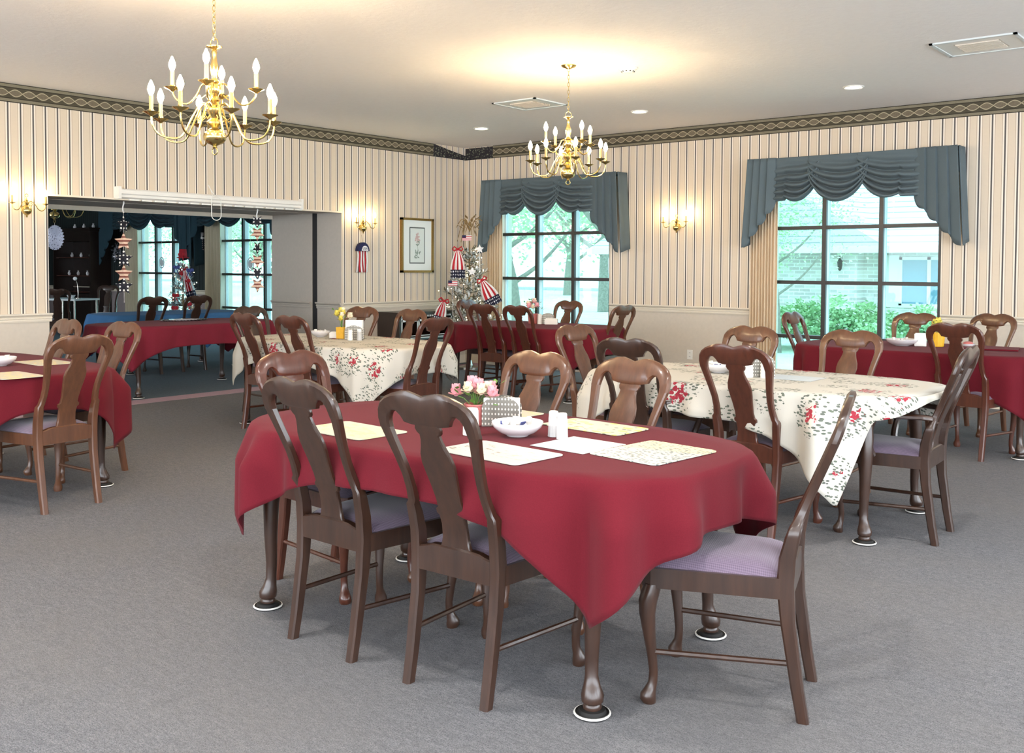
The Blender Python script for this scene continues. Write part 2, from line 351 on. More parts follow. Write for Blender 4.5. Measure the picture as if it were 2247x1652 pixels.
base_x('baseboard_back',XA,-8.82); base_x('baseboard_back',-6.95,-4.84); base_x('baseboard_back',-2.93,X1); base_x('baseboard_far',XL,-18.33)
for y0,y1 in ((Y0,OY0),(OY1,YB)):
    b=MB(); b.box(XA,XA+.015,y0,y1,0,.10); b.box(XA,XA+.009,y0,y1,.10,.115); struct(b.build('baseboard_left',M['white_trim'],smooth=False))
# opening head trim
b=MB(); b.box(XF-.03,XF+.02,OY0,OY1,OZ-.05,OZ+.02); b.box(XA-.03,XA+.012,OY0-.004,OY1,OZ-.006,OZ+.012); struct(b.build('trim_14',M['white_trim'],smooth=False))

# ------------------------------------------------------------------ windows
def window(n,W,bars,zb=(.61,1.215,1.82)):
    x0,x1,z0,z1=W
    b=MB(); t_=.045; ya,yb=YB+.04,YB+.16
    b.box(x0,x0+.018,ya+.06,yb,z0,z1,1); b.box(x1-t_,x1,ya,yb,z0,z1); b.box(x0,x1,ya,yb,z1-t_,z1); b.box(x0,x1,ya,yb,z0,z0+.06)
    o=struct(b.build('window_%d'%n,[M['bronze_frame'],M['frame_side']],smooth=False))
    for xb in bars:
        b=MB(); b.box(xb-.023,xb+.023,ya-.01,ya+.03,z0,z1); b.box(xb-.019,xb+.021,ya+.03,yb,z0,z1,1); b.build('mullion',[M['bronze_frame'],M['frame_side']],o,smooth=False)
    for z in zb:
        b=MB(); b.box(x0,x1,ya-.006,ya+.03,z-.02,z+.02); b.box(x0,x1,ya+.03,yb,z-.016,z+.016,0); b.build('glazing_bar',[M['bronze_frame'],M['frame_side']],o,smooth=False)
    b=MB(); b.box(x0+.01,x1-.01,yb-.03,yb-.024,z0+.01,z1-.01); b.build('glass_pane',M['tinted_glass'],o,smooth=False)
    b=MB(); b.box(x0,x1,YB,ya,z0-.03,z0); b.box(x0-.008,x0+.006,YB-.004,YB+.252,z0,z1); b.box(x1-.006,x1+.008,YB-.004,YB+.252,z0,z1)
    b.build('window_reveal',M['white_trim'],o,smooth=False)
window(1,W1,(-8.183,-7.576)); window(2,W2,(-4.194,-3.578)); window(3,W3,(-17.68,-17.07)); window(4,W4,(-14.82,-14.19))

# ------------------------------------------------------------------ valances
def valance(x0,x1,ztop,zin,zout,mat,label,depth=.20,edges=None,nin=4):
    Y=YB-depth; root=empty('swag_valance',(0,0,0),0,label,'valance')
    wj=(x1-x0)*.145
    b=MB(); b.box(x0+.01,x1-.01,Y+.01,YB-.002,ztop-.03,ztop); b.box(x0,x0+.012,Y+.01,YB-.002,ztop-.25,ztop); b.box(x1-.012,x1,Y+.01,YB-.002,ztop-.25,ztop)
    b.build('mounting_board',mat,root,smooth=False)
    inner0,inner1=x0+wj*1.03,x1-wj*1.25; L=(inner1-inner0)
    # three swags: (xa, xb at top, bottom left x, bottom right x)
    cuts=[inner0-.05,inner0+L*.31,inner0+L*.665,inner1+.05]
    for k in range(3):
        xa,xb=cuts[k]-(.10 if k else 0),cuts[k+1]+(.02 if k<2 else 0); sag=.48 if k!=1 else .50
        def fn(u,v,xa=xa,xb=xb,sag=sag,k=k):
            # narrower top corners, fabric spreads downwards
            c=(xa+xb)/2; hw=(xb-xa)/2
            side=.20+.0*k
            bow=1-(2*u-1)**2
            fall=(side*(1-bow)*.95+sag*bow**.8)
            if k==0: fall=max(fall,sag*.98) if u<.30 else fall
            if k==2: fall=max(fall,sag*.98) if u>.70 else fall
            z=ztop-.005-fall*v**.9-.05*bow*v*(1-v)
            s=5.6
            fold=.032*sin(v**1.15*s*2*pi+1.3*sin(3*u+k)+.5*sin(9*u*v))*(.35+bow)*min(1,v*3)
            y=Y-.012-.045*v*bow-.006*k-fold-.02*(1 if k==1 else 0)*v
            return (c+(2*u-1)*hw*(1-.0*v),y,z)
        b=MB(); b.grid(fn,36,72)
        o=b.build('swag',mat,root,ang=180); md=o.modifiers.new('t','SOLIDIFY'); md.thickness=.004
    # jabots
    for sgn,xe,w_ in ((1,x0,wj),(-1,x1,wj*1.3)):
        P=nin
        def fn(u,v,sgn=sgn,xe=xe,w_=w_,P=P):
            # u 0 = outer edge, 1 = inner
            q=u*P; k=min(int(q),P-1); f=q-k
            x=xe+sgn*(w_*((k+f*1.0)/P))
            step_=(k+ (f**4))/P
            zb_=zout+(zin-zout)*min(1,step_*.85+u*.15)
            flare=(1-u)*.055*v
            y=Y-.012-.034*(1-f)**.7-.004*(P-k)
            return (x-sgn*flare*1.0,y-.02*v*(1-f),ztop-(ztop-zb_)*v)
        b=MB(); b.grid(fn,P*10,16)
        o=b.build('jabot',mat,root,ang=50); md=o.modifiers.new('t','SOLIDIFY'); md.thickness=.005
        def side(u,v,sgn=sgn,xe=xe):
            zz=zout+.05*u; return (xe-sgn*(.055*v+.004*sin(u*9)), Y-.02+u*(depth+.015), ztop-(ztop-zz)*v)
        b=MB(); b.grid(side,10,12); o=b.build('side_return',mat,root,ang=60); md=o.modifiers.new('t','SOLIDIFY'); md.thickness=.004
    return root
valance(-4.97,-2.755,2.585,2.09,1.60,M['valance'],'grey-blue swag valance with pleated tails over the right window')
valance(-8.92,-6.725,2.555,2.04,1.555,M['valance'],'grey-blue swag valance over the window behind the far chandelier')
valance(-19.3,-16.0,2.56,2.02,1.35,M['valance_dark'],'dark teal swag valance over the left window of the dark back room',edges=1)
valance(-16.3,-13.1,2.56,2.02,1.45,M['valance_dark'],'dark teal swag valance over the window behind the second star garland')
# gathered drapery stacks beside windows
def drape(x0,x1,mat,label,zt=2.5,zb=.04,n=9):
    b=MB()
    def fn(u,v): return (x0+(x1-x0)*u, YB-.055-.022*sin(u*n*2*pi)-.004*sin(v*7+u*20), zb+(zt-zb)*v)
    b.grid(fn,n*10,8); o=b.build('stacked_blinds',mat,ang=180); md=o.modifiers.new('t','SOLIDIFY'); md.thickness=.004
    return tag(o,label,'blinds')
drape(-5.02,-4.70,M['sheer'],'cream vertical blinds stacked at the left side of the right window')
drape(-8.98,-8.72,M['sheer'],'cream vertical blinds stacked beside the corner tree',n=6)
drape(-18.66,-18.2,M['far_sheer'],'pale curtain stack left of the dark room window',n=5)
drape(-15.85,-15.38,M['far_sheer'],'pale curtain stack between the two dark room windows',n=5)

# roller shade above opening
r_=empty('roller_shade',(0,0,0),0,'long white roller shade housing above the wide opening','shade')
b=MB(); pr=[(XA,2.055),(XA+.03,2.05),(XA+.055,2.065),(XA+.055,2.09),(XA+.07,2.10),(XA+.07,2.135),(XA+.055,2.15),(XA,2.155)]
b.loft([[(x,y,z) for x,z in pr] for y in (5.185,7.47)]); b.build('housing',M['white_plastic'],r_,smooth=False)
for y0,y1 in ((5.155,5.185),(7.47,7.485)): b=MB(); b.box(XA,XA+.085,y0,y1,2.045,2.17); b.build('end_cap',M['white_plastic'],r_,smooth=False)
b=MB()
for i in range(16): y=5.3+i*.14; b.box(XA+.01,XA+.03,y,y+.11,2.035,2.052)
b.build('bottom_hook_strip',M['white_plastic'],r_,smooth=False)
b=MB(); cyy=6.27; pts=[(XA+.09,cyy-.06,2.22),(XA+.085,cyy-.02,2.12)]
loop=[(XA+.09,cyy+.012+.062*cos(a)*(1 if sin(a)<0 else 1),1.93+ (.14 if sin(a)>0 else -.0)+.06*sin(a)) for a in [2*pi*i/20 for i in range(20)]]
b.tube(loop,.0045,6,closed=True); b.tube([(XA+.072,cyy-.02,2.13),(XA+.08,cyy-.05,2.20),(XA+.08,cyy-.08,2.25)],.003,6); b.tube([(XA+.08,cyy-.08,2.25),(XA+.085,cyy-.03,2.17),(XA+.09,cyy+.01,2.12)],.003,6)
b.build('pull_cord',M['white_plastic'],r_)

# ------------------------------------------------------------------ chairs
YT=[(0,-.270),(.15,-.243),(.30,-.222),(.42,-.213),(.52,-.220),(.60,-.243),(.70,-.283),(.80,-.325),(.88,-.357),(1.0,-.392)]
def yb_(z): return lerp_tab(YT,z)
def chair_parts(root,wd,seatm):
    for s in (-1,1):
        b=MB(); tab=[(0,.165,.034,.036),(.10,.165,.036,.038),(.30,.166,.037,.044),(.42,.168,.038,.052),(.50,.168,.038,.050),(.565,.170,.038,.044),(.592,.172,.036,.040),(.606,.164,.032,.034),(.65,.158,.031,.031),(.70,.158,.031,.030),(.76,.166,.033,.030),(.82,.177,.036,.030),(.865,.185,.040,.030)]
        b.loft([rrect(s*x,yb_(z),z,wx,wy,.006) for z,x,wx,wy in tab]); b.build('leg',wd,root)
    O=[(.207,.862),(.207,.895),(.200,.925),(.184,.948),(.158,.966),(.125,.979),(.09,.988),(.06,.990),(.03,.983),(0,.974)]
    I=[(.163,.862),(.161,.880),(.156,.897),(.147,.912),(.134,.921),(.118,.920),(.104,.906),(.094,.888),(.060,.882),(0,.880)]
    secs=[]; t=.015
    pts=[((-o[0],o[1]),(-i[0],i[1])) for o,i in zip(O,I)]+[(o,i) for o,i in list(zip(O,I))[::-1][1:]]
    for (ox,oz),(ix,iz) in pts:
        def q(k,dy):
            x=ix+(ox-ix)*k; z=iz+(oz-iz)*k; return (x,yb_(z)+dy,z)
        secs.append([q(.12,-t),q(0,-t*.55),q(0,t*.55),q(.12,t),q(.84,t),q(1,t*.45),q(1,-t*.45),q(.84,-t)])
    b=MB(); b.loft(secs); b.build('crest_rail',wd,root)
    W=[(.445,.070),(.462,.070),(.474,.060),(.50,.054),(.54,.052),(.572,.054),(.580,.064),(.594,.064),(.602,.054),(.63,.052),(.68,.057),(.72,.063),(.755,.067),(.785,.062),(.81,.051),(.835,.043),(.852,.041),(.86,.050),(.872,.054),(.884,.05)]
    b=MB(); b.loft([[(-w,yb_(z)-.006,z),(-w+.004,yb_(z)-.010,z),(w-.004,yb_(z)-.010,z),(w,yb_(z)-.006,z),(w,yb_(z)+.004,z),(w-.004,yb_(z)+.006,z),(-w+.004,yb_(z)+.006,z),(-w,yb_(z)+.004,z)] for z,w in W]); b.build('splat',wd,root)
    # seat frame: trapezoid + shaped rear rail
    def hw(y): return .188+(.232-.188)*(y+.2)/.42
    b=MB(); b.loft([[(-hw(-.2),-.2,z),(hw(-.2),-.2,z),(hw(.2)+0,.19,z),(hw(.2)-.02,.222,z),(-hw(.2)+.02,.222,z),(-hw(.2),.19,z)] for z in (.375,.438)])
    n=12; secs=[]
    for i in range(n+1):
        u=-1+2*i/n; x=.152*u; zt=.455+.014*(1 if abs(u)<.55 else cos((abs(u)-.55)/.45*pi)*.5+.5)
        secs.append([(x,-.235,.375),(x,-.20,.375),(x,-.20,zt-.012),(x,-.206,zt),(x,-.229,zt),(x,-.235,zt-.005)])
    b.loft(secs); b.build('seat_frame',wd,root,smooth=False)
    b=MB()
    def cu(u,v):
        y=-.20+.415*v; x=(2*u-1)*(hw(y)-.008); e=max(abs(2*u-1)**5,abs(2*v-1)**6)
        return (x*(1-.03*e),y,.438+.042*(1-e)+.004*(1-(2*u-1)**2))
    b.grid(cu,14,12)
    o=len(b.v); b.build('seat_cushion',seatm,root,ang=80)
    for s in (-1,1):
        b=MB(); sec=[(.385,.204,.188,.028),(.36,.208,.194,.030),(.33,.213,.201,.030),(.29,.214,.203,.026),(.23,.209,.198,.021),(.16,.202,.190,.0165),(.10,.197,.185,.0145),(.065,.197,.187,.015),(.045,.201,.194,.019),(.028,.205,.200,.025),(.012,.204,.200,.026),(0,.202,.197,.021)]
        b.loft([ring(s*x,y,z,r_,n=12) for z,x,y,r_ in sec[::-1]]); b.build('leg',wd,root)
        b=MB(); b.tube([(s*.166,-.232,.175),(s*.204,.188,.165)],.0095,8); b.build('stretcher',wd,root)
def make_chair(name,wd,arm=False):
    root=empty(name); chair_parts(root,wd,M['seat_fabric'])
    if arm:
        for s in (-1,1):
            b=MB(); p=spl([(s*.208,.03,.42),(s*.222,.04,.47),(s*.250,.035,.54),(s*.262,.015,.605),(s*.262,.0,.632)],4); b.tube(p,[.02-.006*i/len(p) for i in range(len(p))],8); b.build('arm_support',wd,root)
            p=spl([(s*.165,-.252,.632),(s*.20,-.20,.640),(s*.245,-.11,.643),(s*.268,-.03,.645),(s*.266,.03,.643),(s*.255,.06,.634)],5); b=MB()
            secs=[]
            for i,q in enumerate(p):
                wv=.016+.010*sin(pi*min(1,i/len(p)*1.1)); secs.append([(q.x-wv,q.y,q.z-.008),(q.x-wv*.6,q.y,q.z-.014),(q.x+wv*.6,q.y,q.z-.014),(q.x+wv,q.y,q.z-.008),(q.x+wv,q.y,q.z+.004),(q.x+wv*.6,q.y,q.z+.011),(q.x-wv*.6,q.y,q.z+.011),(q.x-wv,q.y,q.z+.004)])
            b.loft(secs); b.build('armrest',wd,root)
    return root
CH={'dark':make_chair('dining_chair',M['wood_dark']),'mid':make_chair('dining_chair',M['wood_mid']),'red':make_chair('dining_chair',M['wood_red']),'arm':make_chair('dining_armchair',M['wood_dark'],True)}
used=set()
chairs=[
('dark',-2.735,2.535,-1,'vase-backed wooden chair, left of the two at the near side of the front burgundy table'),
('dark',-2.145,2.545,2,'dark vase-backed chair closest to the camera, in front of the placemats'),
('dark',-1.483,2.907,108,'dark wooden chair pulled out at the right end of the front burgundy table'),
('red',-3.246,2.834,-88,'reddish chair tucked at the left end of the front burgundy table'),
('mid',-2.80,3.19,175,'wooden chair beyond the pink flowers at the far side of the front table'),
('mid',-2.30,3.20,174,'wooden chair behind the yellow lemon placemat of the front table'),
('mid',-5.69,2.66,96,'brown chair back in the foreground at the end of the left burgundy table'),
('mid',-6.31,3.14,183,'right one of the two chairs behind the left burgundy table'),
('mid',-6.93,3.04,180,'left one of the two chairs behind the left burgundy table'),
('dark',-11.52,6.58,90,'left dark chair tucked at the blue table in the back room'),
('dark',-11.57,7.25,90,'right dark chair tucked at the blue table in the back room'),
('red',-6.83,5.22,0,'left chair at the near side of the left floral table'),
('dark',-7.55,5.72,-85,'glossy chair showing behind another at the left end of the left floral table'),
('red',-6.22,5.22,0,'right chair at the near side of the left floral table'),
('mid',-7.02,5.98,187,'golden brown chair behind the yellow flower pot on the left floral table'),
('mid',-6.36,5.92,177,'golden brown chair in front of the dark console by the wall'),
('red',-5.58,5.42,93,'red-brown chair at the right end of the left floral table'),
('red',-7.36,8.62,-83,'chair partly hidden at the left end of the far burgundy table, by the corner tree'),
('red',-6.71,8.07,0,'left chair at the near side of the far burgundy table'),
('red',-6.22,8.06,-4,'right chair at the near side of the far burgundy table'),
('mid',-6.69,8.80,178,'chair against the tree view window behind the far burgundy table'),
('mid',-5.85,8.50,86,'chair at the right end of the far burgundy table, against the cream wall'),
('mid',-3.50,5.36,-95,'wooden chair at the left end of the right floral table'),
('arm',-2.955,4.965,2,'armchair at the near side of the right floral table'),
('red',-2.274,4.94,-2,'red-brown vase-backed chair in the middle at the near side of the right floral table'),
('mid',-2.95,5.70,175,'chair behind the salt shakers on the right floral table'),
('mid',-2.30,5.76,174,'light brown chair behind the paper menu on the right floral table'),
('arm',-1.72,5.235,93,'dark armchair turned sideways at the right end of the right floral table'),
('red',-3.22,8.28,-92,'chair at the left end of the right burgundy table, against the glass'),
('mid',-2.765,8.55,174,'chair behind the white bowl on the right burgundy table'),
('mid',-2.26,8.85,165,'chair beside the striped wall behind the right burgundy table'),
('red',-1.96,7.82,-8,'red-brown chair in front of the yellow pot at the right burgundy table'),
('dark',-16.0,7.75,60,'dark glossy chair left of the small table in the back room'),
('dark',-17.6,9.35,-135,'dark glossy chair seen sideways right of the small table in the back room'),
]
for kind,x,y,a,lab in chairs:
    place(CH[kind],kind not in used,(x,y,0),R(a),lab,'chair','wooden vase-back dining chairs'); used.add(kind)

# ------------------------------------------------------------------ tables
def se(a,b,t,n=3.3):
    c,s=cos(t),sin(t); return (a*math.copysign(abs(c)**(2/n),c), b*math.copysign(abs(s)**(2/n),s))
def make_table():
    root=empty('dining_table'); wd=M['wood_dark']
    b=MB(); N=64
    b.loft([[(*se(a,c,2*pi*i/N),z) for i in range(N)] for a,c,z in ((.98,.508,.706),(.99,.518,.712),(.995,.522,.722),(.99,.518,.733))]); b.build('table_top',wd,root)
    b=MB(); b.box(-.76,.76,-.40,-.375,.60,.706); b.box(-.76,.76,.375,.40,.60,.706); b.box(-.76,-.735,-.375,.375,.60,.706); b.box(.735,.76,-.375,.375,.60,.706); b.build('apron',wd,root,smooth=False)
    for sx in (-1,1):
        for sy in (-1,1):
            b=MB(); sec=[(.706,.745,.365,.034),(.64,.75,.368,.036),(.58,.760,.376,.037),(.52,.768,.386,.036),(.42,.772,.394,.032),(.30,.770,.398,.027),(.18,.766,.398,.022),(.12,.767,.400,.021),(.09,.771,.404,.027),(.065,.776,.408,.036),(.045,.776,.409,.034),(.038,.776,.409,.026),(.03,.776,.409,.030),(.02,.776,.409,.028)]
            b.loft([ring(sx*x,sy*y,z,r_,n=14) for z,x,y,r_ in sec[::-1]]); lg=b.build('leg',wd,root)
            b=MB(); b.lathe([(.052,0),(.056,.006),(.052,.013),(.046,.010),(.040,.020),(.03,.022)],sx*.776,sy*.409,24); o=b.build('caster_cup',M['black_slot'],lg)
            b=MB(); b.tube([(sx*.776+.055*cos(k*pi/12),sy*.409+.055*sin(k*pi/12),.008) for k in range(24)],.0035,6,closed=True); b.build('cup_rim',M['white_plastic'],lg)
    return root
TB=make_table()
tables=[ # x,y,rot, cloth, base drop near/far sides, at ends, corner drops (right-far,left-far,left-near,right-near), seed, labels
(-2.485,2.845,2,'burgundy',(.125,.19),(.28,.25,.32,.33),1,'dining table under the front burgundy cloth','plain burgundy tablecloth on the nearest table, with placemats on it'),
(-6.60,2.68,0,'burgundy',(.27,.19),(.28,.16,.16,.26),2,'dining table cut off by the left edge, under burgundy cloth','burgundy tablecloth on the table cut off by the left edge'),
(-6.42,5.53,0,'floral',(.16,.20),(.20,.2,.26,.32),3,'dining table under the left floral cloth','floral cream tablecloth on the left table, with the square yellow pot'),
(-6.60,8.42,0,'burgundy',(.24,.26),(.2,.2,.26,.20),4,'dining table by the tree view window, under burgundy cloth','burgundy tablecloth on the far table below the tree view window'),
(-2.50,5.30,0,'floral',(.16,.035),(.12,.2,.26,.42),5,'dining table under the right floral cloth','floral cream tablecloth on the right table beneath the paper menu'),
(-2.41,8.20,0,'burgundy',(.26,.24),(.2,.2,.1,.22),6,'dining table by the brick building view, under burgundy cloth','burgundy tablecloth on the table at the right edge, by the yellow ribbed pot'),
(-9.78,6.13,90,'burgundy_far',(.22,.26),(.2,.22,.24,.24),7,'dining table standing in the wide opening, under burgundy cloth','burgundy tablecloth on the table in the wide opening, with the dark tray'),
(-11.92,7.25,90,'blue_cloth',(.34,.34),(.24,.24,.24,.24),8,'dining table in the back room under the blue cloth','plain blue tablecloth on the table in the back room'),
]
def cloth(mat,base,peaks,seed,rx,ry,rz,label,cat='tablecloth'):
    angs=(40,140,219,300) if seed==5 else ((40,140,230,312) if seed==1 else (40,140,222,313)); PW=46 if seed==5 else 58
    rnd=random.Random(seed); a,b0=1.01,.528; N=288; ST=9; SD=16; verts=[];uvs=[];faces=[]
    ph=[rnd.random()*6.28 for _ in range(6)]; k1=rnd.choice((17,19,21)); k2=rnd.choice((29,31)); k3=rnd.choice((9,11))
    def edge(t): return se(a,b0,t)
    def nrm(t):
        e=.004; p=edge(t-e); q=edge(t+e); dx,dy=q[0]-p[0],q[1]-p[1]; l=sqrt(dx*dx+dy*dy) or 1; return dy/l,-dx/l
    ts=[2*pi*(i+.37)/N for i in range(N)]
    # reparametrise by arc length
    pts=[edge(2*pi*i/2000) for i in range(2001)]; acc=[0]
    for i in range(2000): acc.append(acc[-1]+math.dist(pts[i],pts[i+1]))
    ts=[]; j=0
    for i in range(N):
        s_=acc[-1]*(i+.3)/N
        while acc[j+1]<s_: j+=1
        ts.append(2*pi*(j+(s_-acc[j])/(acc[j+1]-acc[j]))/2000)
    verts.append((0,0,.741)); uvs.append((0,0))
    zt=.741
    for r in range(1,ST+1):
        for t in ts:
            e=edge(t); f=r/ST; wr=.0012*sin(7*e[0]*f+ph[0])*sin(9*e[1]*f+ph[1]); verts.append((e[0]*f,e[1]*f,zt+wr*(1-f))); uvs.append((e[0]*f,e[1]*f))
    Ls=[]
    for t in ts:
        q=t%(2*pi); k=abs(cos(q))**4; L=base[0]*(1-k)+base[1]*k
        for c0,h_ in zip(angs,peaks):
            d=(math.degrees(q)-c0+180)%360-180; L+= h_*(max(0,1-d/15)**1.2 if (seed==5 and c0==300 and d>0) else max(0,1-abs(d)/PW)**2.6)
        Ls.append(L)
    S=acc[-1]
    for r in range(1,SD+1):
        f=r/SD
        for i,t in enumerate(ts):
            e=edge(t); n=nrm(t); L=Ls[i]; d=L*f; s_=2*pi*i/N
            corner=max(0,(L-min(base))/.3); end=abs(cos(t))**3
            amp=min(1,d/.15)*(.009+.062*corner**1.3+.010*end)
            wv=sin(k1*s_+ph[0]+.8*sin(3*s_+ph[3]))*.65+sin(k2*s_+ph[1])*.3+sin(k3*s_+ph[2])*.45
            rd=.018
            if d<rd*1.57: an=d/rd; off=rd*sin(an); dz=rd*(1-cos(an))
            else: off=rd; dz=rd+(d-rd*1.57)
            off=off+amp*(wv+.5+.25*min(1,corner*2))+.01*f*corner-.006
            verts.append((e[0]+n[0]*off,e[1]+n[1]*off,zt-dz*.985)); uvs.append((e[0]+n[0]*d,e[1]+n[1]*d))
    for i in range(N): faces.append((0,1+i,1+(i+1)%N))
    for r in range(ST+SD-1):
        for i in range(N):
            p=1+r*N+i; q=1+r*N+(i+1)%N; faces.append((p,p+N,q+N,q))
    m=MB(); m.v=verts; m.f=faces; m.m=[0]*len(faces)
    o=m.build('tablecloth',M[mat],None,ang=180,uvs=uvs); md=o.modifiers.new('t','SOLIDIFY'); md.thickness=.0025; md.offset=1
    o.location=(rx,ry,0); o.rotation_euler=(0,0,rz); return tag(o,label,cat,'tablecloths')
for i,(x,y,a,mat,base,peaks,seed,lt,lc) in enumerate(tables):
    place(TB,i==0,(x,y,0),R(a),lt,'table','cloth-covered dining tables'); cloth(mat,base,peaks,seed,x,y,R(a),lc)
TZ=.7455
exec_parts=[]
# ------------------------------------------------------------------ tabletop items
def mat_pattern(name,base,fn):
    t=NT(name); v=t.coord(); c=fn(t,v,srgb(*base)); M[name]=t.bsdf(c,.45,0,.4); return t.mat
def p_lemon(t,v,base):
    a=t.vor(t.scale(v,(1,1.5,1)),15); b_=t.vor(t.scale(v,(1,1.8,1)),22); n=t.noise(v,9,2)
    c=t.mix(t.step(b_,.24),base,t.mix(n,srgb(60,70,62),srgb(110,120,90))); return t.mix(t.step(a,.36),c,t.mix(n,srgb(236,206,70),srgb(244,226,150)))
def p_toile(t,v,base):
    n=t.noise(t.scale(v,(1,3,1)),16,5,.7); x=t.xyz(v); m=t.math('LESS_THAN',x[0],.02)
    k=t.math('MULTIPLY',t.math('GREATER_THAN',n,.58),t.math('LESS_THAN',t.math('ABSOLUTE',x[1]),.075))
    return t.mix(k,base,t.mix(m,srgb(214,200,160),srgb(120,112,98)))
def p_toile2(t,v,base):
    n=t.noise(t.scale(v,(1,2,1)),14,5,.7); x=t.xyz(v)
    k=t.math('MULTIPLY',t.math('GREATER_THAN',n,.52),t.math('LESS_THAN',t.math('ABSOLUTE',x[1]),.09)); return t.mix(k,base,srgb(224,206,158))
def p_grey(t,v,base):
    a=t.vor(t.scale(v,(1.6,1,1)),52); x=t.xyz(v); m=t.math('GREATER_THAN',t.math('ADD',x[0],t.math('MULTIPLY',x[1],.3)),.04)
    base2=t.mix(m,base,srgb(234,220,176)); return t.mix(t.step(a,.36),base2,srgb(100,112,114))
def p_paper(t,v,base):
    x=t.xyz(v); n=t.noise(t.scale(v,(40,2,1)),4,2); ln=t.step(t.math('FRACT',t.math('MULTIPLY',x[1],70)),.35)
    k=t.math('MULTIPLY',t.math('MULTIPLY',ln,t.math('GREATER_THAN',n,.48)),t.math('LESS_THAN',t.math('ABSOLUTE',x[0]),.09)); return t.mix(k,base,srgb(176,186,196))
mat_pattern('mat_lemon',(206,202,182),p_lemon); mat_pattern('mat_toile',(200,197,188),p_toile); mat_pattern('mat_beige',(200,195,178),p_toile2); mat_pattern('mat_greyleaf',(202,202,192),p_grey); mat_pattern('menu_paper',(196,199,202),p_paper)
def placemat(x,y,a,wx,wy,mat,label,r=.025,cat='placemat',name='placemat',z=.7455,th=.0025):
    b=MB(); pts=[]
    for sx,sy,a0 in ((1,1,0),(-1,1,90),(-1,-1,180),(1,-1,270)):
        for k in range(5): q=R(a0+k*22.5); pts.append((sx*(wx/2-r)+r*cos(q),sy*(wy/2-r)+r*sin(q)))
    b.loft([[(p[0],p[1],h) for p in pts] for h in (0,th)]); o=b.build(name,M[mat],smooth=False); o.location=(x,y,z); o.rotation_euler=(0,0,R(a))
    return tag(o,label,cat,'placemats' if name=='placemat' else None)
placemat(-2.146,2.545,-4,.39,.25,'mat_toile','cream placemat with grey sketch behind the closest chair back')
placemat(-1.743,2.89,84,.36,.29,'mat_greyleaf','placemat of small grey leaves at the right end of the front table')
placemat(-2.205,3.205,-4,.39,.22,'mat_lemon','yellow lemon patterned placemat at the far side of the front table')
placemat(-2.86,2.52,-3,.38,.25,'mat_beige','pale yellowish placemat near the left end of the front table')
placemat(-2.74,3.26,-4,.36,.20,'mat_beige','cream placemat behind the metal napkin holder on the front table')
placemat(-2.022,2.838,-3,.24,.25,'menu_paper','white printed paper lying beside the salt shaker on the front table',r=.002,cat='paper',name='menu_paper',th=.001)
placemat(-5.75,2.50,0,.38,.25,'mat_beige','nearer cream placemat on the left burgundy table')
placemat(-6.35,2.98,0,.38,.25,'mat_beige','farther cream placemat on the left burgundy table')
placemat(-2.32,5.38,0,.30,.24,'menu_paper','pale blue-white paper menu on the right floral table',r=.002,cat='paper',name='menu_paper',th=.001)
placemat(-1.98,8.35,10,.40,.30,'burgundy','burgundy cloth napkin spread on the right burgundy table',r=.01,cat='napkin',name='cloth_napkin',th=.012)
def bowl(x,y,r,label,nc,where,z=TZ):
    b=MB(); b.lathe([(r*.42,0),(r*.44,.004),(r*.70,.014),(r*.93,.034),(r,.052),(r*.985,.054),(r*.90,.036),(r*.66,.018),(r*.3,.010)],0,0,32); o=b.build('bowl',M['porcelain'],ang=60)
    o.location=(x,y,z); tag(o,label,'bowl')
    rnd=random.Random(int(x*100))
    for k in range(nc):
        a=2*pi*k/nc+rnd.random()*.5; d=r*.50 if k else 0; bb=MB()
        if k%3<2:
            bb.lathe([(.010,0),(.0125,.018),(.015,.021),(.015,.023),(.001,.0235)],0,0,12); q=bb.build('creamer_cup',M['white_plastic']); q.rotation_euler=(rnd.uniform(-.5,.5),rnd.uniform(-.5,.5),0)
            tag(q,None,'creamer cup')
        else:
            bb.box(-.016,.016,-.011,.011,0,.004); q=bb.build('sweetener_packet',M[('flag_white','pink_petal','blue_ink')[k%3 if k%2 else 2]],smooth=False); q.rotation_euler=(rnd.uniform(.5,1.2),0,rnd.random()*6); tag(q,None,'packet')
        q.location=(x+d*cos(a),y+d*sin(a),z+.036+.006*(k%2))
        q['label']=('white creamer cup' if k%3<2 else 'paper sweetener packet')+' in the bowl on the '+where; q['group']=('creamer cups' if k%3<2 else 'packets')+' in the bowl on the '+where
    return o
bowl(-2.31,2.85,.098,'wide white bowl of creamers on the front table beside the shakers',9,'front table')
bowl(-6.36,2.70,.10,'white bowl cut by the left edge on the left burgundy table',5,'left burgundy table')
bowl(-6.85,5.66,.085,'small white bowl on the left floral table',5,'left floral table')
bowl(-2.79,5.37,.10,'white bowl of packets on the right floral table',7,'right floral table')
bowl(-2.62,8.22,.125,'white bowl on the right burgundy table by the glass',6,'right burgundy table')
def shaker(x,y,mat,fill,label,h=.095,r=.021):
    root=empty('shaker',(x,y,TZ),0,label,'shaker'); n=28
    def rg(rr,z): return [((rr+.0012*(j%2))*cos(2*pi*j/n),(rr+.0012*(j%2))*sin(2*pi*j/n),z) for j in range(n)]
    b=MB(); b.loft([rg(r,0),rg(r*.96,.005),rg(r*.84,h*.8)]); b.build('body',M['clear_plastic'],root,ang=10)
    b=MB(); b.lathe([(r*.88,.002),(r*.80,h*fill)],0,0,16); b.build('contents',M[mat],root)
    b=MB(); b.lathe([(r*.86,h*.8),(r*.84,h*.96),(r*.7,h),(r*.1,h)],0,0,16); b.build('cap',M['white_plastic'],root)
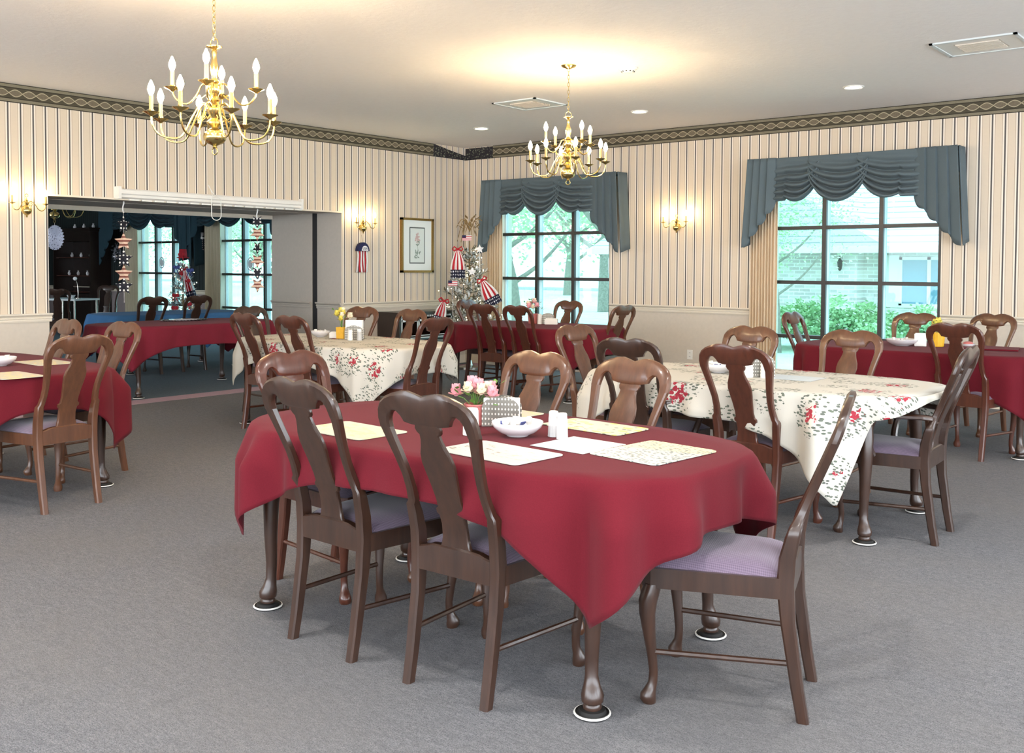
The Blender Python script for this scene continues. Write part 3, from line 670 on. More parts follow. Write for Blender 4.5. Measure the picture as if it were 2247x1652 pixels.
def jar(x,y,label,r=.021,h=.09):
    n=28; b=MB(); b.loft([[((rr+.001*(j%2))*cos(2*pi*j/n),(rr+.001*(j%2))*sin(2*pi*j/n),z) for j in range(n)] for rr,z in ((r,0),(r,.006),(r*.9,h*.9),(r*.8,h))]); o=b.build('shaker',M['white_plastic'],ang=10); o.location=(x,y,TZ); tag(o,label,'shaker')
shaker(-2.197,2.925,'pepper',.38,'pepper shaker with grey contents on the front table'); shaker(-2.142,2.905,'flag_white',.15,'nearly empty salt shaker in front of the pepper on the front table')
jar(-2.455,2.75,'white ribbed tumbler seen through the closest chair back',.03,.10)
jar(-6.34,5.56,'white salt shaker before the napkin holder on the left floral table'); shaker(-6.29,5.62,'pepper',.7,'pepper shaker right of the napkin holder on the left floral table')
jar(-2.535,5.24,'white salt shaker left of the grated holder on the right floral table',.03,.10); jar(-2.445,5.27,'white shaker right of the grated holder on the right floral table',.024,.09)
jar(-6.63,8.56,'white shaker beside the pink flowers on the far burgundy table',.025,.11)
def holder(x,y,a,label,w_=.15,h=.12,nap=True,nh=.10):
    root=empty('napkin_holder',(x,y,TZ),R(a),label,'napkin holder')
    t=M.get('perforated')
    if not t:
        q=NT('perforated'); o=q.xyz(q.coord()); fx=q.math('SUBTRACT',q.math('FRACT',q.math('MULTIPLY',o[0],75)),.5); fz=q.math('SUBTRACT',q.math('FRACT',q.math('MULTIPLY',o[2],50)),.5)
        d=q.math('ADD',q.math('MULTIPLY',fx,fx),q.math('MULTIPLY',fz,fz)); c=q.mix(q.step(d,.05),srgb(130,126,118),srgb(232,226,216)); t=q.bsdf(c,.35,.5,.5); M['perforated']=t
    for yy in (-.028,.028):
        b=MB(); N=14; outl=[(-w_/2,0),(w_/2,0),(w_/2,h*.62)]+[(w_/2*cos(pi*k/N),h*.62+h*.38*sin(pi*k/N)) for k in range(1,N)]+[(-w_/2,h*.62)]
        b.loft([[(p[0],yy+e,p[1]) for p in outl] for e in (-.001,.001)]); b.build('side_plate',t,root,smooth=False)
    b=MB(); b.box(-w_/2,w_/2,-.03,.03,0,.003); b.build('base',M['chrome'],root,smooth=False)
    if nap:
        b=MB(); 
        for k in range(8): b.box(-w_*.46,w_*.46,-.024+k*.006,-.0195+k*.006,.004,nh-.002*(k%3))
        o=b.build('paper_napkins',M['flag_white'],None,smooth=False); o.location=(x,y,TZ); o.rotation_euler=(0,0,R(a)); tag(o,'white paper napkins in the '+label,'napkins')
holder(-2.50,2.985,28,'perforated metal holder behind the bowl on the front table',nh=.112)
holder(-6.42,5.68,35,'arched metal holder on the left floral table',w_=.16,nh=.165)
holder(-2.50,5.34,30,'arched metal holder on the right floral table',w_=.15,h=.13,nh=.07)
holder(-6.58,8.64,30,'arched metal holder on the far burgundy table',w_=.14,h=.12,nh=.06)
def flowers(x,y,potmat,petals,label,pr=.045,ph=.09,sq=False,hgt=.09,spread=.075,nf=7,seed=1,ribs=False):
    rnd=random.Random(seed); root=empty('flower_pot',(x,y,TZ),R(20),label,'flower pot'); b=MB(); n=36
    if sq: b.loft([[(-pr*k,-pr*k,z),(pr*k,-pr*k,z),(pr*k,pr*k,z),(-pr*k,pr*k,z)] for k,z in ((.92,0),(1,ph),(.9,ph),(.85,ph-.02))])
    else: b.loft([[((r_+(.0015*(j%2) if ribs else 0))*cos(2*pi*j/n),(r_+(.0015*(j%2) if ribs else 0))*sin(2*pi*j/n),z) for j in range(n)] for r_,z in ((pr*.8,0),(pr*.82,.004),(pr*.97,ph*.9),(pr*1.04,ph*.92),(pr*1.04,ph),(pr*.9,ph),(pr*.88,ph*.8))])
    b.build('pot',M[potmat],root,smooth=not ribs)
    lf=MB(); st=MB()
    for k in range(26):
        a=rnd.random()*6.28; d=spread*rnd.uniform(.3,1.15); z=ph+rnd.uniform(.0,hgt*1.2); L=.035; c=Vector((d*cos(a),d*sin(a),z)); di=Vector((cos(a+rnd.uniform(-1,1)),sin(a),rnd.uniform(-.3,.9))).normalized(); s_=di.cross(Vector((0,0,1))).normalized()*.010
        lf.add([c,c+di*L*.5+s_,c+di*L,c+di*L*.5-s_],[(0,1,2,3)])
    lf.build('leaves',M['green_leaf'],root,smooth=False)
    for k in range(nf):
        a=2*pi*k/nf*1.618*2; d=spread*(.15+.75*(k%3)/2.2); z=ph+hgt*(.95-.5*(d/spread))+rnd.uniform(-.01,.01); c=Vector((d*cos(a),d*sin(a),z)); s_=.036*rnd.uniform(.8,1.15); p=MB(); pm=M[petals[k%len(petals)]]
        st.tube([(0,0,ph*.7),(c.x*.6,c.y*.6,z*.9),tuple(c)],.0018,5)
        for lay in range(3):
            for j in range(6):
                q=2*pi*j/6+lay*.5; up_=(.25+.5*lay); rr_=s_*(1.0-.25*lay); d0=Vector((cos(q),sin(q),0)); t0=Vector((-sin(q),cos(q),0))
                A=c+d0*rr_*.2; B_=c+d0*rr_*.75+Vector((0,0,s_*up_*.6)); D=c+d0*rr_*1.0+Vector((0,0,s_*up_*1.1))
                p.add([A-t0*s_*.12,A+t0*s_*.12,B_+t0*s_*.42,D+t0*s_*.2,D-t0*s_*.2,B_-t0*s_*.42],[(0,1,2,3,4,5)])
        p.sphere((c.x,c.y,c.z+.006),s_*.35,n=8,m=6); p.build('blossom',pm,root,ang=70)
    st.build('stems',M['green_leaf'],root)
flowers(-2.60,2.94,'pink_pot',['pink_petal','cream_petal','pink_petal'],'pink silk flower pot behind the closest chair on the front table',ph=.085,hgt=.065,spread=.095,nf=12,seed=3)
flowers(-6.56,5.66,'yellow_pot',['yellow_petal','cream_petal'],'square yellow pot of pale flowers on the left floral table',pr=.038,ph=.10,sq=True,hgt=.13,spread=.09,nf=8,seed=4)
flowers(-6.74,8.58,'pink_pot',['pink_petal','cream_petal'],'pink pot with pale flowers on the far burgundy table',pr=.06,ph=.11,hgt=.13,spread=.11,nf=9,seed=5)
flowers(-2.38,8.34,'yellow_pot',['cream_petal','yellow_petal'],'round ribbed yellow pot on the right burgundy table',pr=.062,ph=.115,hgt=.08,spread=.05,nf=5,seed=6,ribs=True)
def blk(x,y,a,wx,wy,h,mat,label,name,cat):
    b=MB(); c=.003; b.loft([[(sx*(wx/2-k),sy*(wy/2-k),z) for sx,sy in ((-1,-1),(1,-1),(1,1),(-1,1))] for k,z in ((c,0),(0,c),(0,h-c),(c,h))]); b.box(-wx*.42,wx*.42,-wy*.3,wy*.3,h,h+.006); o=b.build(name,M[mat],smooth=False); o.location=(x,y,TZ); o.rotation_euler=(0,0,R(a)); tag(o,label,cat)
blk(-6.64,5.66,30,.10,.06,.05,'white_plastic','white sugar packet box between the bowl and yellow pot','sugar_caddy','sugar caddy')
blk(-6.50,8.60,30,.14,.07,.06,'white_plastic','white sugar packet box on the far burgundy table','sugar_caddy','sugar caddy')
blk(-2.49,8.27,20,.09,.05,.10,'white_plastic','white napkin block beside the bowl on the right burgundy table','napkin_block','napkins')
# red-and-white dish, oval tray
b=MB(); b.lathe([(.03,0),(.05,.02),(.055,.03),(.05,.03)],0,0,20,0); b.sphere((0,0,.03),.04,.04,.02,mi=1); o=b.build('covered_dish',[M['porcelain'],M['pink_pot']]); o.location=(-2.16,8.40,TZ); tag(o,'small red and white covered dish right of the yellow ribbed pot','dish')
t=NT('tray_check'); v=t.coord(); ck=t.n('ShaderNodeTexChecker'); t.l(v,ck.inputs[0]); ck.inputs['Scale'].default_value=45; ck.inputs[1].default_value=srgb(24,24,28); ck.inputs[2].default_value=srgb(214,214,220); t.bsdf(ck.outputs[0],.3); M['tray_check']=t.mat
r_=empty('serving_tray',(-10.0,6.28,TZ),R(90),'black and white patterned tray on the table in the wide opening','tray')
b=MB(); b.loft([ring(0,0,z,rx,ry,36) for rx,ry,z in ((.24,.13,0),(.29,.17,.012),(.285,.165,.014),(.24,.13,.005))]); b.build('tray_rim',M['tray_check'],r_)
b=MB(); b.loft([ring(0,0,z,rx,ry,36) for rx,ry,z in ((.17,.09,.006),(.19,.10,.018),(.16,.08,.020))]); b.build('tray_inset',M['porcelain'],r_)

# ------------------------------------------------------------------ chandeliers
def bulb_mesh(b,x,y,z,s=1): b.lathe([(.006*s,z),(.012*s,z+.012*s),(.0175*s,z+.028*s),(.0165*s,z+.044*s),(.010*s,z+.062*s),(.003*s,z+.078*s)],x,y,10)
def chandelier(x,y,z0,s,ang,label,ztop,lit=True,canopy=True):
    root=empty('chandelier',(x,y,z0),ang,label,'chandelier'); br=M['brass']
    def S(p): return [tuple(Vector(q)*s) for q in p]
    b=MB(); b.tube(S([(.018*cos(a),0,.018+.018*sin(a)) for a in [2*pi*i/16 for i in range(16)]]),.003*s,6,closed=True); b.build('bottom_ring',br,root)
    b=MB(); pr=[(.006,.034),(.012,.040),(.010,.046),(.022,.052),(.045,.062),(.058,.080),(.060,.095),(.056,.112),(.040,.128),(.022,.136),(.016,.142),(.026,.150),(.040,.160),(.042,.170),(.030,.180),(.018,.19),(.024,.205),(.038,.222),(.040,.238),(.026,.252),(.015,.262),(.020,.275),(.030,.285),(.022,.297),(.016,.305),(.026,.32),(.034,.335),(.034,.352),(.020,.370),(.028,.380),(.018,.392),(.014,.405),(.022,.43),(.024,.455),(.016,.485),(.011,.52),(.016,.535),(.012,.545),(.022,.555),(.040,.562),(.042,.566),(.01,.570)]
    b.lathe([(r*s,z*s) for r,z in pr],0,0,20); b.build('column',br,root)
    b=MB(); b.tube(S([(.024*cos(a),0,.585+.024*sin(a)) for a in [2*pi*i/16 for i in range(16)]]),.003*s,6,closed=True)
    z=.60*s; i=0
    while z<ztop-z0-.02:
        cz=z+.016; b.tube([((.009*cos(a) if i%2 else 0),(0 if i%2 else .009*cos(a)),cz+.019*sin(a)) for a in [2*pi*k/10 for k in range(10)]],.0022,5,closed=True); z+=.031; i+=1
    b.build('chain',br,root)
    if canopy:
        b=MB(); h=ztop-z0; b.lathe([(.008,h-.032),(.02,h-.030),(.03,h-.022),(.055,h-.014),(.064,h-.004),(.064,h)],0,0,24); b.build('canopy',br,root)
    for n,Rr,zh,zc,zd,off in ((8,.320,.262,.195,.070,0.2),(4,.215,.372,.345,.270,.55)):
        for k in range(n):
            a=2*pi*k/n+off; path=[(.02,zh-.03),(.045,zh),(.075,zh-.004),(.115,zh-.075 if n==8 else zh-.05),(.165,zd+.02),(.22 if n==8 else .175,zd-.0),(Rr-.035,zd+.018),(Rr-.005,zd+.065),(Rr,zc-.012)]
            if n==4: path=[(.02,zh-.03),(.04,zh),(.065,zh-.01),(.095,zh-.065),(.135,zd-.005),(.175,zd),(.205,zd+.03),(Rr,zc-.012)]
            b=MB(); b.tube([tuple(Vector((q.x*cos(a),q.x*sin(a),q.y))*s) for q in spl([(r_,z_,0) for r_,z_ in path],5)],.0052*s,7)
            b.tube([tuple(Vector((r_*cos(a),r_*sin(a),z_))*s) for r_,z_ in [(.045,zh-.06),(.075,zh-.085),(.095,zh-.07),(.085,zh-.05)]],.003*s,5)
            arm=b.build('arm',br,root); cx,cy=Rr*cos(a)*s,Rr*sin(a)*s
            b=MB(); b.lathe([(.004*s,(zc-.022)*s),(.012*s,(zc-.014)*s),(.040*s,(zc)*s),(.042*s,(zc+.003)*s),(.014*s,(zc+.004)*s),(.012*s,(zc+.014)*s)],cx,cy,16); b.build('candle_cup',br,arm)
            b=MB(); b.lathe([(.0105*s,(zc+.005)*s),(.0105*s,(zc+.085)*s),(.006*s,(zc+.088)*s)],cx,cy,12); b.build('candle_sleeve',M['candle_ivory'],arm)
            b=MB(); bulb_mesh(b,cx,cy,(zc+.086)*s,s); b.build('bulb',M['bulb'] if lit else M['porcelain'],arm)
    return root
chandelier(-4.70,3.15,1.985,1.04,.25,'brass chandelier with lit candle bulbs, the nearer one at upper left',ZT)
chandelier(-4.884,6.683,2.065,1.0,.62,'brass chandelier with lit candle bulbs, the farther one before the tree window',ZT)
chandelier(-13.0,6.25,1.93,1.1,.1,'unlit brass chandelier in the back room, half hidden by the opening head',ZT,False)
# ------------------------------------------------------------------ sconces
def sconce(x,y,z,a,label):
    root=empty('wall_sconce',(x,y,z),a,label,'wall sconce'); br=M['brass']   # local +Y away from wall
    b=MB(); b.lathe([(.004,-.075),(.009,-.068),(.006,-.06),(.016,-.052),(.036,-.038),(.044,-.018),(.044,0),(.036,.018),(.018,.030),(.010,.036),(.018,.05),(.020,.062),(.010,.075),(.014,.085),(.008,.10),(.006,.118)],0,.05,18); b.tube([(.014*cos(q),.05,.13+.014*sin(q)) for q in [2*pi*i/12 for i in range(12)]],.003,6,closed=True)
    b.xf(Matrix.Identity(4)); b.build('body',br,root)
    b=MB(); M4=Matrix.Rotation(R(90),4,'X'); b.lathe([(.035,0),(.035,-.006),(.02,-.012),(.008,-.05)],0,0,16); b.xf(M4); b.build('wall_plate',br,root)
    for s in (-1,1):
        p=spl([(s*.008,.055,.055),(s*.03,.07,.075),(s*.06,.085,.05),(s*.085,.095,.005),(s*.115,.10,-.012),(s*.145,.10,.005),(s*.155,.10,.045)],5)
        b=MB(); b.tube(p,.004,7); b.tube([(s*.012,.06,.04),(s*.035,.07,.03),(s*.045,.075,.05),(s*.034,.07,.06)],.0025,5); arm=b.build('arm',br,root); cx,cy=s*.155,.10
        b=MB(); b.lathe([(.004,.04),(.012,.047),(.030,.055),(.031,.058),(.012,.060)],cx,cy,14); b.build('candle_cup',br,arm)
        b=MB(); b.lathe([(.008,.058),(.008,.125)],cx,cy,10); b.build('candle_sleeve',M['candle_ivory'],arm)
        b=MB(); bulb_mesh(b,cx,cy,.125,.85); b.build('bulb',M['sconce_bulb'],arm)
sconce(XA,4.255,1.895,R(-90),'two-arm brass wall sconce left of the wide opening')
sconce(XA,8.46,1.865,R(-90),'two-arm brass wall sconce above the patriotic windsock')
sconce(-5.985,YB,1.865,R(180),'two-arm brass wall sconce between the two big windows')

# ------------------------------------------------------------------ ceiling fixtures
for x,y,l in ((-7.924,9.049,'left recessed ceiling light, nearest the room corner'),(-5.716,9.118,'middle recessed ceiling light, right of the far chandelier'),(-3.381,9.10,'right recessed ceiling light above the right window')):
    r_=empty('recessed_light',(x,y,ZT),0,l,'ceiling light','recessed ceiling lights')
    b=MB(); b.lathe([(.072,0),(.095,0),(.095,-.006),(.085,-.012),(.072,-.006)],0,0,28,caps=False); b.build('trim_ring',M['white_plastic'],r_)
    b=MB(); b.lathe([(.073,-.004),(.04,-.008),(.001,-.009)],0,0,24); b.build('lens',M['downlight'],r_)
for k,(x,y) in enumerate(((-3.4,1.6),(-1.1,4.4),(1.2,4.4),(-1.1,1.6),(1.2,1.6),(-1.1,-1.4),(-3.4,-1.4),(1.2,-1.4),(3.5,4.4),(3.5,1.6),(-1.1,-4.2),(-3.4,-4.2))):  # bare area lights added under the ceiling, out of view, for overhead fill
    la=bpy.data.lights.new('added_fill_lamp','AREA'); la.shape='DISK'; la.size=.15; la.energy=13; la.color=(1,.96,.90); lo=bpy.data.objects.new('added_fill_lamp',la); C.objects.link(lo); lo.location=(x,y,ZT-.015)
r_=empty('smoke_detector',(-4.547,7.067,ZT),0,'round white smoke detector on the ceiling right of the far chandelier','smoke detector')
b=MB(); b.lathe([(.085,0),(.085,-.010),(.078,-.014),(.065,-.020),(.060,-.028),(.045,-.040),(.03,-.042),(.001,-.042)],0,0,32); b.build('housing',M['white_plastic'],r_)
b=MB(); 
for k in range(10): a=2*pi*k/10; b.box(.052*cos(a)-.005,.052*cos(a)+.005,.052*sin(a)-.005,.052*sin(a)+.005,-.038,-.030)
b.build('vent_slots',M['black_slot'],r_,smooth=False)
for x,y,wx,wy,l in ((-6.34,8.0,.56,.55,'square ceiling air vent left of the far chandelier chain'),(-2.0,7.98,.60,.55,'square ceiling air vent at the upper right')):
    r_=empty('ceiling_vent',(x,y,ZT),0,l,'air vent')
    b=MB(); 
    for x0,x1,y0,y1 in ((-wx/2,wx/2,-wy/2,-wy/2+.025),(-wx/2,wx/2,wy/2-.025,wy/2),(-wx/2,-wx/2+.025,-wy/2,wy/2),(wx/2-.025,wx/2,-wy/2,wy/2)): b.box(x0,x1,y0,y1,-.012,0)
    b.build('frame',M['frame_side'],r_,smooth=False)
    b=MB(); b.box(-wx/2+.025,wx/2-.025,-wy/2+.025,wy/2-.025,-.006,-.001); b.build('panel',M['white_plastic'],r_,smooth=False)
    b=MB(); b.box(-.16,.16,-.15,.15,-.007,-.006)
    for k in range(9): b.box(-.15,.15,-.14+k*.034,-.13+k*.034,-.016,-.007)
    b.build('louvre',M['cream_paint'],r_,smooth=False)

# ------------------------------------------------------------------ wall things
r_=empty('framed_print',(XA,9.451,1.656),0,'gold framed botanical print on the left wall','picture'); w2,h2=.304,.366
b=MB()
for y0,y1,z0,z1 in ((-w2,w2,h2-.03,h2),(-w2,w2,-h2,-h2+.03),(-w2,-w2+.03,-h2,h2),(w2-.03,w2,-h2,h2)): b.box(.002,.045,y0,y1,z0,z1)
b.build('frame',M['gold_frame'],r_,smooth=False)
b=MB(); b.box(.002,.024,-w2+.03,w2-.03,-h2+.03,h2-.03); b.build('mat_board',M['mat_board'],r_,smooth=False)
b=MB(); b.box(.024,.0255,-.145,.145,-.245,.245); b.build('inner_line',M['print_line'],r_,smooth=False)
b=MB(); b.box(.0255,.027,-.130,.130,-.230,.230); b.build('print',M['print_paper'],r_,smooth=False)
b=MB(); rnd=random.Random(4)
def disc(b,cy,cz,ry,rz,ang,x=.0275,n=12,mi=0):
    b.add([(x,cy+ry*cos(2*pi*k/n)*cos(ang)-rz*sin(2*pi*k/n)*sin(ang),cz+ry*cos(2*pi*k/n)*sin(ang)+rz*sin(2*pi*k/n)*cos(ang)) for k in range(n)],[tuple(range(n))],mi)
for k in range(16): a=rnd.random()*6.28; d=.05*rnd.random()**.5; disc(b,.0+d*cos(a),.10+d*sin(a)*1.2,.018,.012,a,.0275+k*.00003)
b.build('flower_drawing',M['print_pink'],r_,smooth=False)
b=MB(); b.tube([(.0278,0,.05),(.0278,.01,-.05),(.0278,.0,-.17)],.002,5)
for k in range(18): z=rnd.uniform(-.17,.06); y=rnd.uniform(-.05,.05); disc(b,y,z,.022,.008,rnd.random()*3,.0276+k*.00003)
b.build('leaf_drawing',M['print_green'],r_,smooth=False)
# windsock
r_=empty('windsock',(XA+.03,8.442,1.62),0,'blue half-round USA windsock with red and white tails on the left wall','windsock')
b=MB(); N=20
for x0,x1,rr_,mi in ((0,.05,.098,0),):
    o=[( .098*cos(pi*k/N),.11*sin(pi*k/N)-.055) for k in range(N+1)]
    b.loft([[(x,p[0],p[1]) for p in o] for x in (x0,x1)])
b.build('hat_shape',M['flag_navy'],r_,ang=50)
b=MB(); o=[(.02+.055*cos(pi*k/N),.062*sin(pi*k/N)-.05) for k in range(N+1)]; b.loft([[(x,p[0],p[1]) for p in o] for x in (.050,.053)]); b.build('badge',M['flag_white'],r_,smooth=False)
cu=bpy.data.curves.new('letters','FONT'); cu.body='USA'; cu.size=.045; cu.align_x='CENTER'; cu.extrude=.001; to=bpy.data.objects.new('letters',cu); C.objects.link(to)
dg=bpy.context.evaluated_depsgraph_get(); me=bpy.data.meshes.new_from_object(to.evaluated_get(dg)); bpy.data.objects.remove(to); me.materials.clear(); me.materials.append(M['flag_navy'])
to=bpy.data.objects.new('letters',me); C.objects.link(to); to.parent=r_; to.location=(.0545,.02,-.038); to.rotation_euler=(R(90),0,R(90))
for k in range(7):
    b=MB(); y=-.075+k*.025
    def tl(u,v,y=y,k=k): return (.025+.02*v*sin(k)+.006*sin(v*5+k),y-.0125+.025*u+.01*(v)*(y/.075),-.055-.27*v)
    b.grid(tl,2,8); o=b.build('tail',M['flag_red'] if k%2 else M['flag_white'],r_); md=o.modifiers.new('t','SOLIDIFY'); md.thickness=.002
b=MB(); b.tube([(.02,0,.05),(.01,0,.15)],.0015,5); b.build('hanging_string',M['black_slot'],r_)
# outlet
r_=empty('wall_outlet',(-5.812,YB,.33),0,'white electrical outlet low on the back wall','outlet'); b=MB(); b.box(-.035,.035,-.006,0,-.057,.057); b.build('cover_plate',M['white_plastic'],r_,smooth=False)
b=MB(); 
for z in (-.022,.022):
    for x in (-.007,.007): b.box(x-.0015,x+.0015,-.007,-.006,z-.006,z+.006)
b.build('socket_slots',M['black_slot'],r_,smooth=False)
# console along left wall
r_=empty('console_cabinet',(XA,9.24,0),0,'dark console cabinet with open cubbies against the left wall','cabinet'); x1=.42
b=MB(); b.box(.01,x1+.02,-.52,.52,.755,.785); b.build('cabinet_top',M['wood_hutch'],r_,smooth=False)
b=MB(); b.box(.01,x1,-.50,-.475,.04,.755); b.box(.01,x1,.475,.50,.04,.755); b.box(.01,.03,-.475,.475,.04,.755); b.box(.03,x1,-.475,.475,.04,.07); b.box(.03,x1,-.475,.475,.42,.44); b.box(.03,x1,-.475,.475,.71,.755)
for y in (-.165,.165): b.box(.03,x1-.01,y-.01,y+.01,.44,.71)
b.build('carcass',M['wood_hutch'],r_,smooth=False)
b=MB()
for y0,y1 in ((-.475,-.165),(-.165,.165),(.165,.475)):
    b.box(x1,x1+.006,y0+.004,y0+.022,.44,.71); b.box(x1,x1+.006,y1-.022,y1-.004,.44,.71); b.box(x1,x1+.006,y0,y1,.66,.69); b.box(x1,x1+.006,y0,y1,.44,.455); b.box(x1,x1+.006,y0,y1,.47,.482)
for k in range(22): b.box(x1,x1+.008,-.47+k*.0425,-.445+k*.0425,.72,.74)
b.build('pale_moulding',M['frame_side'],r_,smooth=False)
for y0,y1 in ((-.46,-.01),(.01,.46)):
    b=MB(); b.box(x1,x1+.014,y0,y1,.25,.41); dr=b.build('drawer',M['wood_mid'],r_,smooth=False); b=MB(); b.sphere((x1+.025,(y0+y1)/2,.33),.012); b.build('knob',M['brass'],dr)
    b=MB(); b.box(x1,x1+.014,y0,y1,.08,.235); dr=b.build('drawer',M['wood_mid'],r_,smooth=False); b=MB(); b.sphere((x1+.025,(y0+y1)/2,.155),.012); b.build('knob',M['brass'],dr)
# hutch in back room
r_=empty('china_hutch',(-20.1,YB,0),0,'tall dark hutch with shelves against the back room wall','hutch')
b=MB(); b.box(-.80,-.75,-.45,-.01,0,2.05); b.box(.75,.80,-.45,-.01,0,2.05); b.box(-.75,.75,-.03,-.01,0,2.05); b.box(-.82,.82,-.47,-.01,2.05,2.10); b.box(-.84,.84,-.49,-.01,2.10,2.13); b.box(-.75,.75,-.44,-.03,1.86,2.05); b.box(-.75,.75,-.45,-.03,0,.78); b.build('carcass',M['wood_hutch'],r_,smooth=False)
for z in (.80,1.13,1.51): b=MB(); b.box(-.75,.75,-.40,-.03,z,z+.022); b.build('shelf',M['wood_red'],r_,smooth=False)
rnd=random.Random(9)
for k in range(9):
    z=(1.152,1.532,2.13)[k%3]; x=-20.1-.55+k*.13; b=MB(); b.lathe([(.02,0),(.035,.03),(.03,.06),(.015,.08),(.02,.10)],0,0,12); o=b.build('glass_figurine',M['porcelain']); o.location=(x,YB-.22,z); tag(o,'small pale figurine on '+('the lower shelf','the upper shelf','the top')[k%3]+' of the dark hutch','figurine','figurines on the hutch, '+('lower shelf','upper shelf','top')[k%3])
# small table, cup, lamp
r_=empty('side_table',(-17.1,8.45,0),R(20),'small grey-topped table between two glossy chairs in the back room','table'); b=MB(); b.box(-.42,.42,-.3,.3,.75,.78); b.build('table_top',M['frame_side'],r_,smooth=False)
for sx in (-1,1):
    for sy in (-1,1): b=MB(); b.tube([(sx*.38,sy*.26,.0),(sx*.38,sy*.26,.75)],.016,8); b.build('leg',M['chrome'],r_)
b=MB(); b.lathe([(.04,0),(.07,.05),(.075,.06),(.06,.06)],0,0,20); o=b.build('soup_cup',M['porcelain']); o.location=(-17.0,8.45,.78); tag(o,'white cup on the small table in the back room','cup')
r_=empty('reading_lamp',(-16.85,8.5,.78),0,'thin goose-neck lamp on the small back room table','lamp'); b=MB(); b.tube(spl([(0,0,0),(.01,0,.12),(-.02,0,.26),(-.08,0,.34)],5),.007,6); b.lathe([(.05,0),(.05,.012),(.01,.02)],0,0,16); b.build('stem',M['chrome'],r_); b=MB(); b.sphere((-.10,0,.35),.035); b.build('lamp_head',M['porcelain'],r_)

# ------------------------------------------------------------------ star garlands, fan, wreath
t=NT('stars_dots'); v=t.coord(); d=t.vor(v,26,rnd=0); M['stars_dots']=t.bsdf(t.mix(t.step(d,.30),srgb(18,20,34),srgb(232,230,226)),.7)
t=NT('stars_stripes'); z=t.xyz(t.coord())[2]; M['stars_stripes']=t.bsdf(t.mix(t.step(t.math('FRACT',t.math('MULTIPLY',z,24)),.42),srgb(222,190,166),srgb(124,66,54)),.7)
def star(mat,r,parent,z,rz,flip=False,th=.012):
    b=MB(); pts=[((r if k%2==0 else r*.46)*sin(pi*k/5),(r if k%2==0 else r*.46)*cos(pi*k/5)*(-1 if flip else 1)) for k in range(10)]
    n=len(pts); vs=[(p[0],-th*.2,p[1]) for p in pts]+[(p[0],th*.2,p[1]) for p in pts]+[(0,-th,0),(0,th,0)]; fs=[]
    for k in range(n): j=(k+1)%n; fs+= [(k,j,2*n),(n+j,n+k,2*n+1),(k,n+k,n+j,j)]
    b.add(vs,fs); o=b.build('star',mat,parent,smooth=False); o.location=(0,0,z); o.rotation_euler=(0,0,rz); return o
def garland(x,y,zt,items,label,zend):
    root=empty('star_garland',(x,y,0),0,label,'star garland')
    b=MB(); b.tube([(0,0,zt),(0,0,zend)],.002,5)
    b.tube([(.006*sin(k),.006*cos(k),zt-k*.02) for k in range(7)],.008,6); b.build('cord',M['flag_white'],root)
    for z,m_,rz,r,fl in items: star(M[m_],r,root,z,R(rz),fl)
face=40
garland(-9.7,5.39,OZ,[(1.80,'stars_dots',face+70,.095,False),(1.62,'stars_stripes',face,.098,False),(1.44,'stars_dots',face,.10,False),(1.285,'stars_stripes',face,.098,False),(1.15,'stars_dots',face+10,.095,False)],'hanging star garland at the left of the wide opening',.98)
garland(-9.7,7.07,OZ,[(1.89,'stars_dots',face,.085,True),(1.755,'stars_stripes',face,.09,True),(1.585,'stars_dots',face+62,.085,True),(1.435,'stars_stripes',face,.09,True),(1.285,'stars_dots',face,.09,True),(1.145,'stars_stripes',face,.09,True)],'hanging star garland at the right of the wide opening',1.08)
t=NT('fan_paper'); v=t.coord(); d=t.vor(v,40); M['fan_paper']=t.bsdf(t.mix(t.step(d,.26),srgb(206,210,226),srgb(60,66,100)),.8)
r_=empty('paper_fan',(-13.0,6.25,1.735),R(15),'round pleated paper fan hanging from the back room chandelier','paper fan')
b=MB(); N=48; vs=[(0,0,0)]+[(.165*cos(2*pi*k/N),.012*(1 if k%2 else -1),.165*sin(2*pi*k/N)) for k in range(N)]; b.add(vs,[(0,1+k,1+(k+1)%N) for k in range(N)]); o=b.build('pleated_disc',M['fan_paper'],r_,smooth=False); md=o.modifiers.new('t','SOLIDIFY'); md.thickness=.002
b=MB(); b.tube([(0,0,.16),(0,0,.196)],.002,5); b.build('hanging_loop',M['flag_white'],r_)
b=MB(); rnd=random.Random(11)
for k in range(70):
    a=rnd.random()*6.28; d=.12+rnd.uniform(-.06,.05); c=Vector((d*cos(a),-.03-rnd.random()*.03,d*sin(a))); di=Vector((rnd.uniform(-1,1),rnd.uniform(-.6,.2),rnd.uniform(-1,1))).normalized(); s_=di.cross(Vector((0,1,0))).normalized()*.014; b.add([c,c+di*.03+s_,c+di*.06,c+di*.03-s_],[(0,1,2,3)])
b.tube([(.12*cos(2*pi*k/20),-.02,.12*sin(2*pi*k/20)) for k in range(20)],.014,6,closed=True); o=b.build('wreath',M['silver_tinsel'],smooth=False); o.location=(-19.0,YB-.01,1.62); tag(o,'dark silvery wreath on the striped back room wall','wreath')
r_=empty('shield_plaque',(-16.02,YB-.02,1.74),0,'stars and striped hanging plaque between the back room windows','plaque')
b=MB(); o=[(-.10,.16),(-.05,.20),(.05,.20),(.10,.16),(.11,-.02),(0,-.2),(-.11,-.02)]; b.loft([[(p[0],y,p[1]) for p in o] for y in (-.03,0)]); b.build('board',M['stars_dots'],r_,smooth=False)
b=MB(); b.box(-.12,.12,-.05,-.0,.12,.155); b.box(-.08,.08,-.045,0,.155,.24); b.build('hat_shape',M['flag_white'],r_,smooth=False)
b=MB()
for k in range(4): b.box(-.06+k*.032,-.045+k*.032,-.034,-.03,-.10,.06)
b.build('stripes',M['flag_white'],r_,smooth=False)
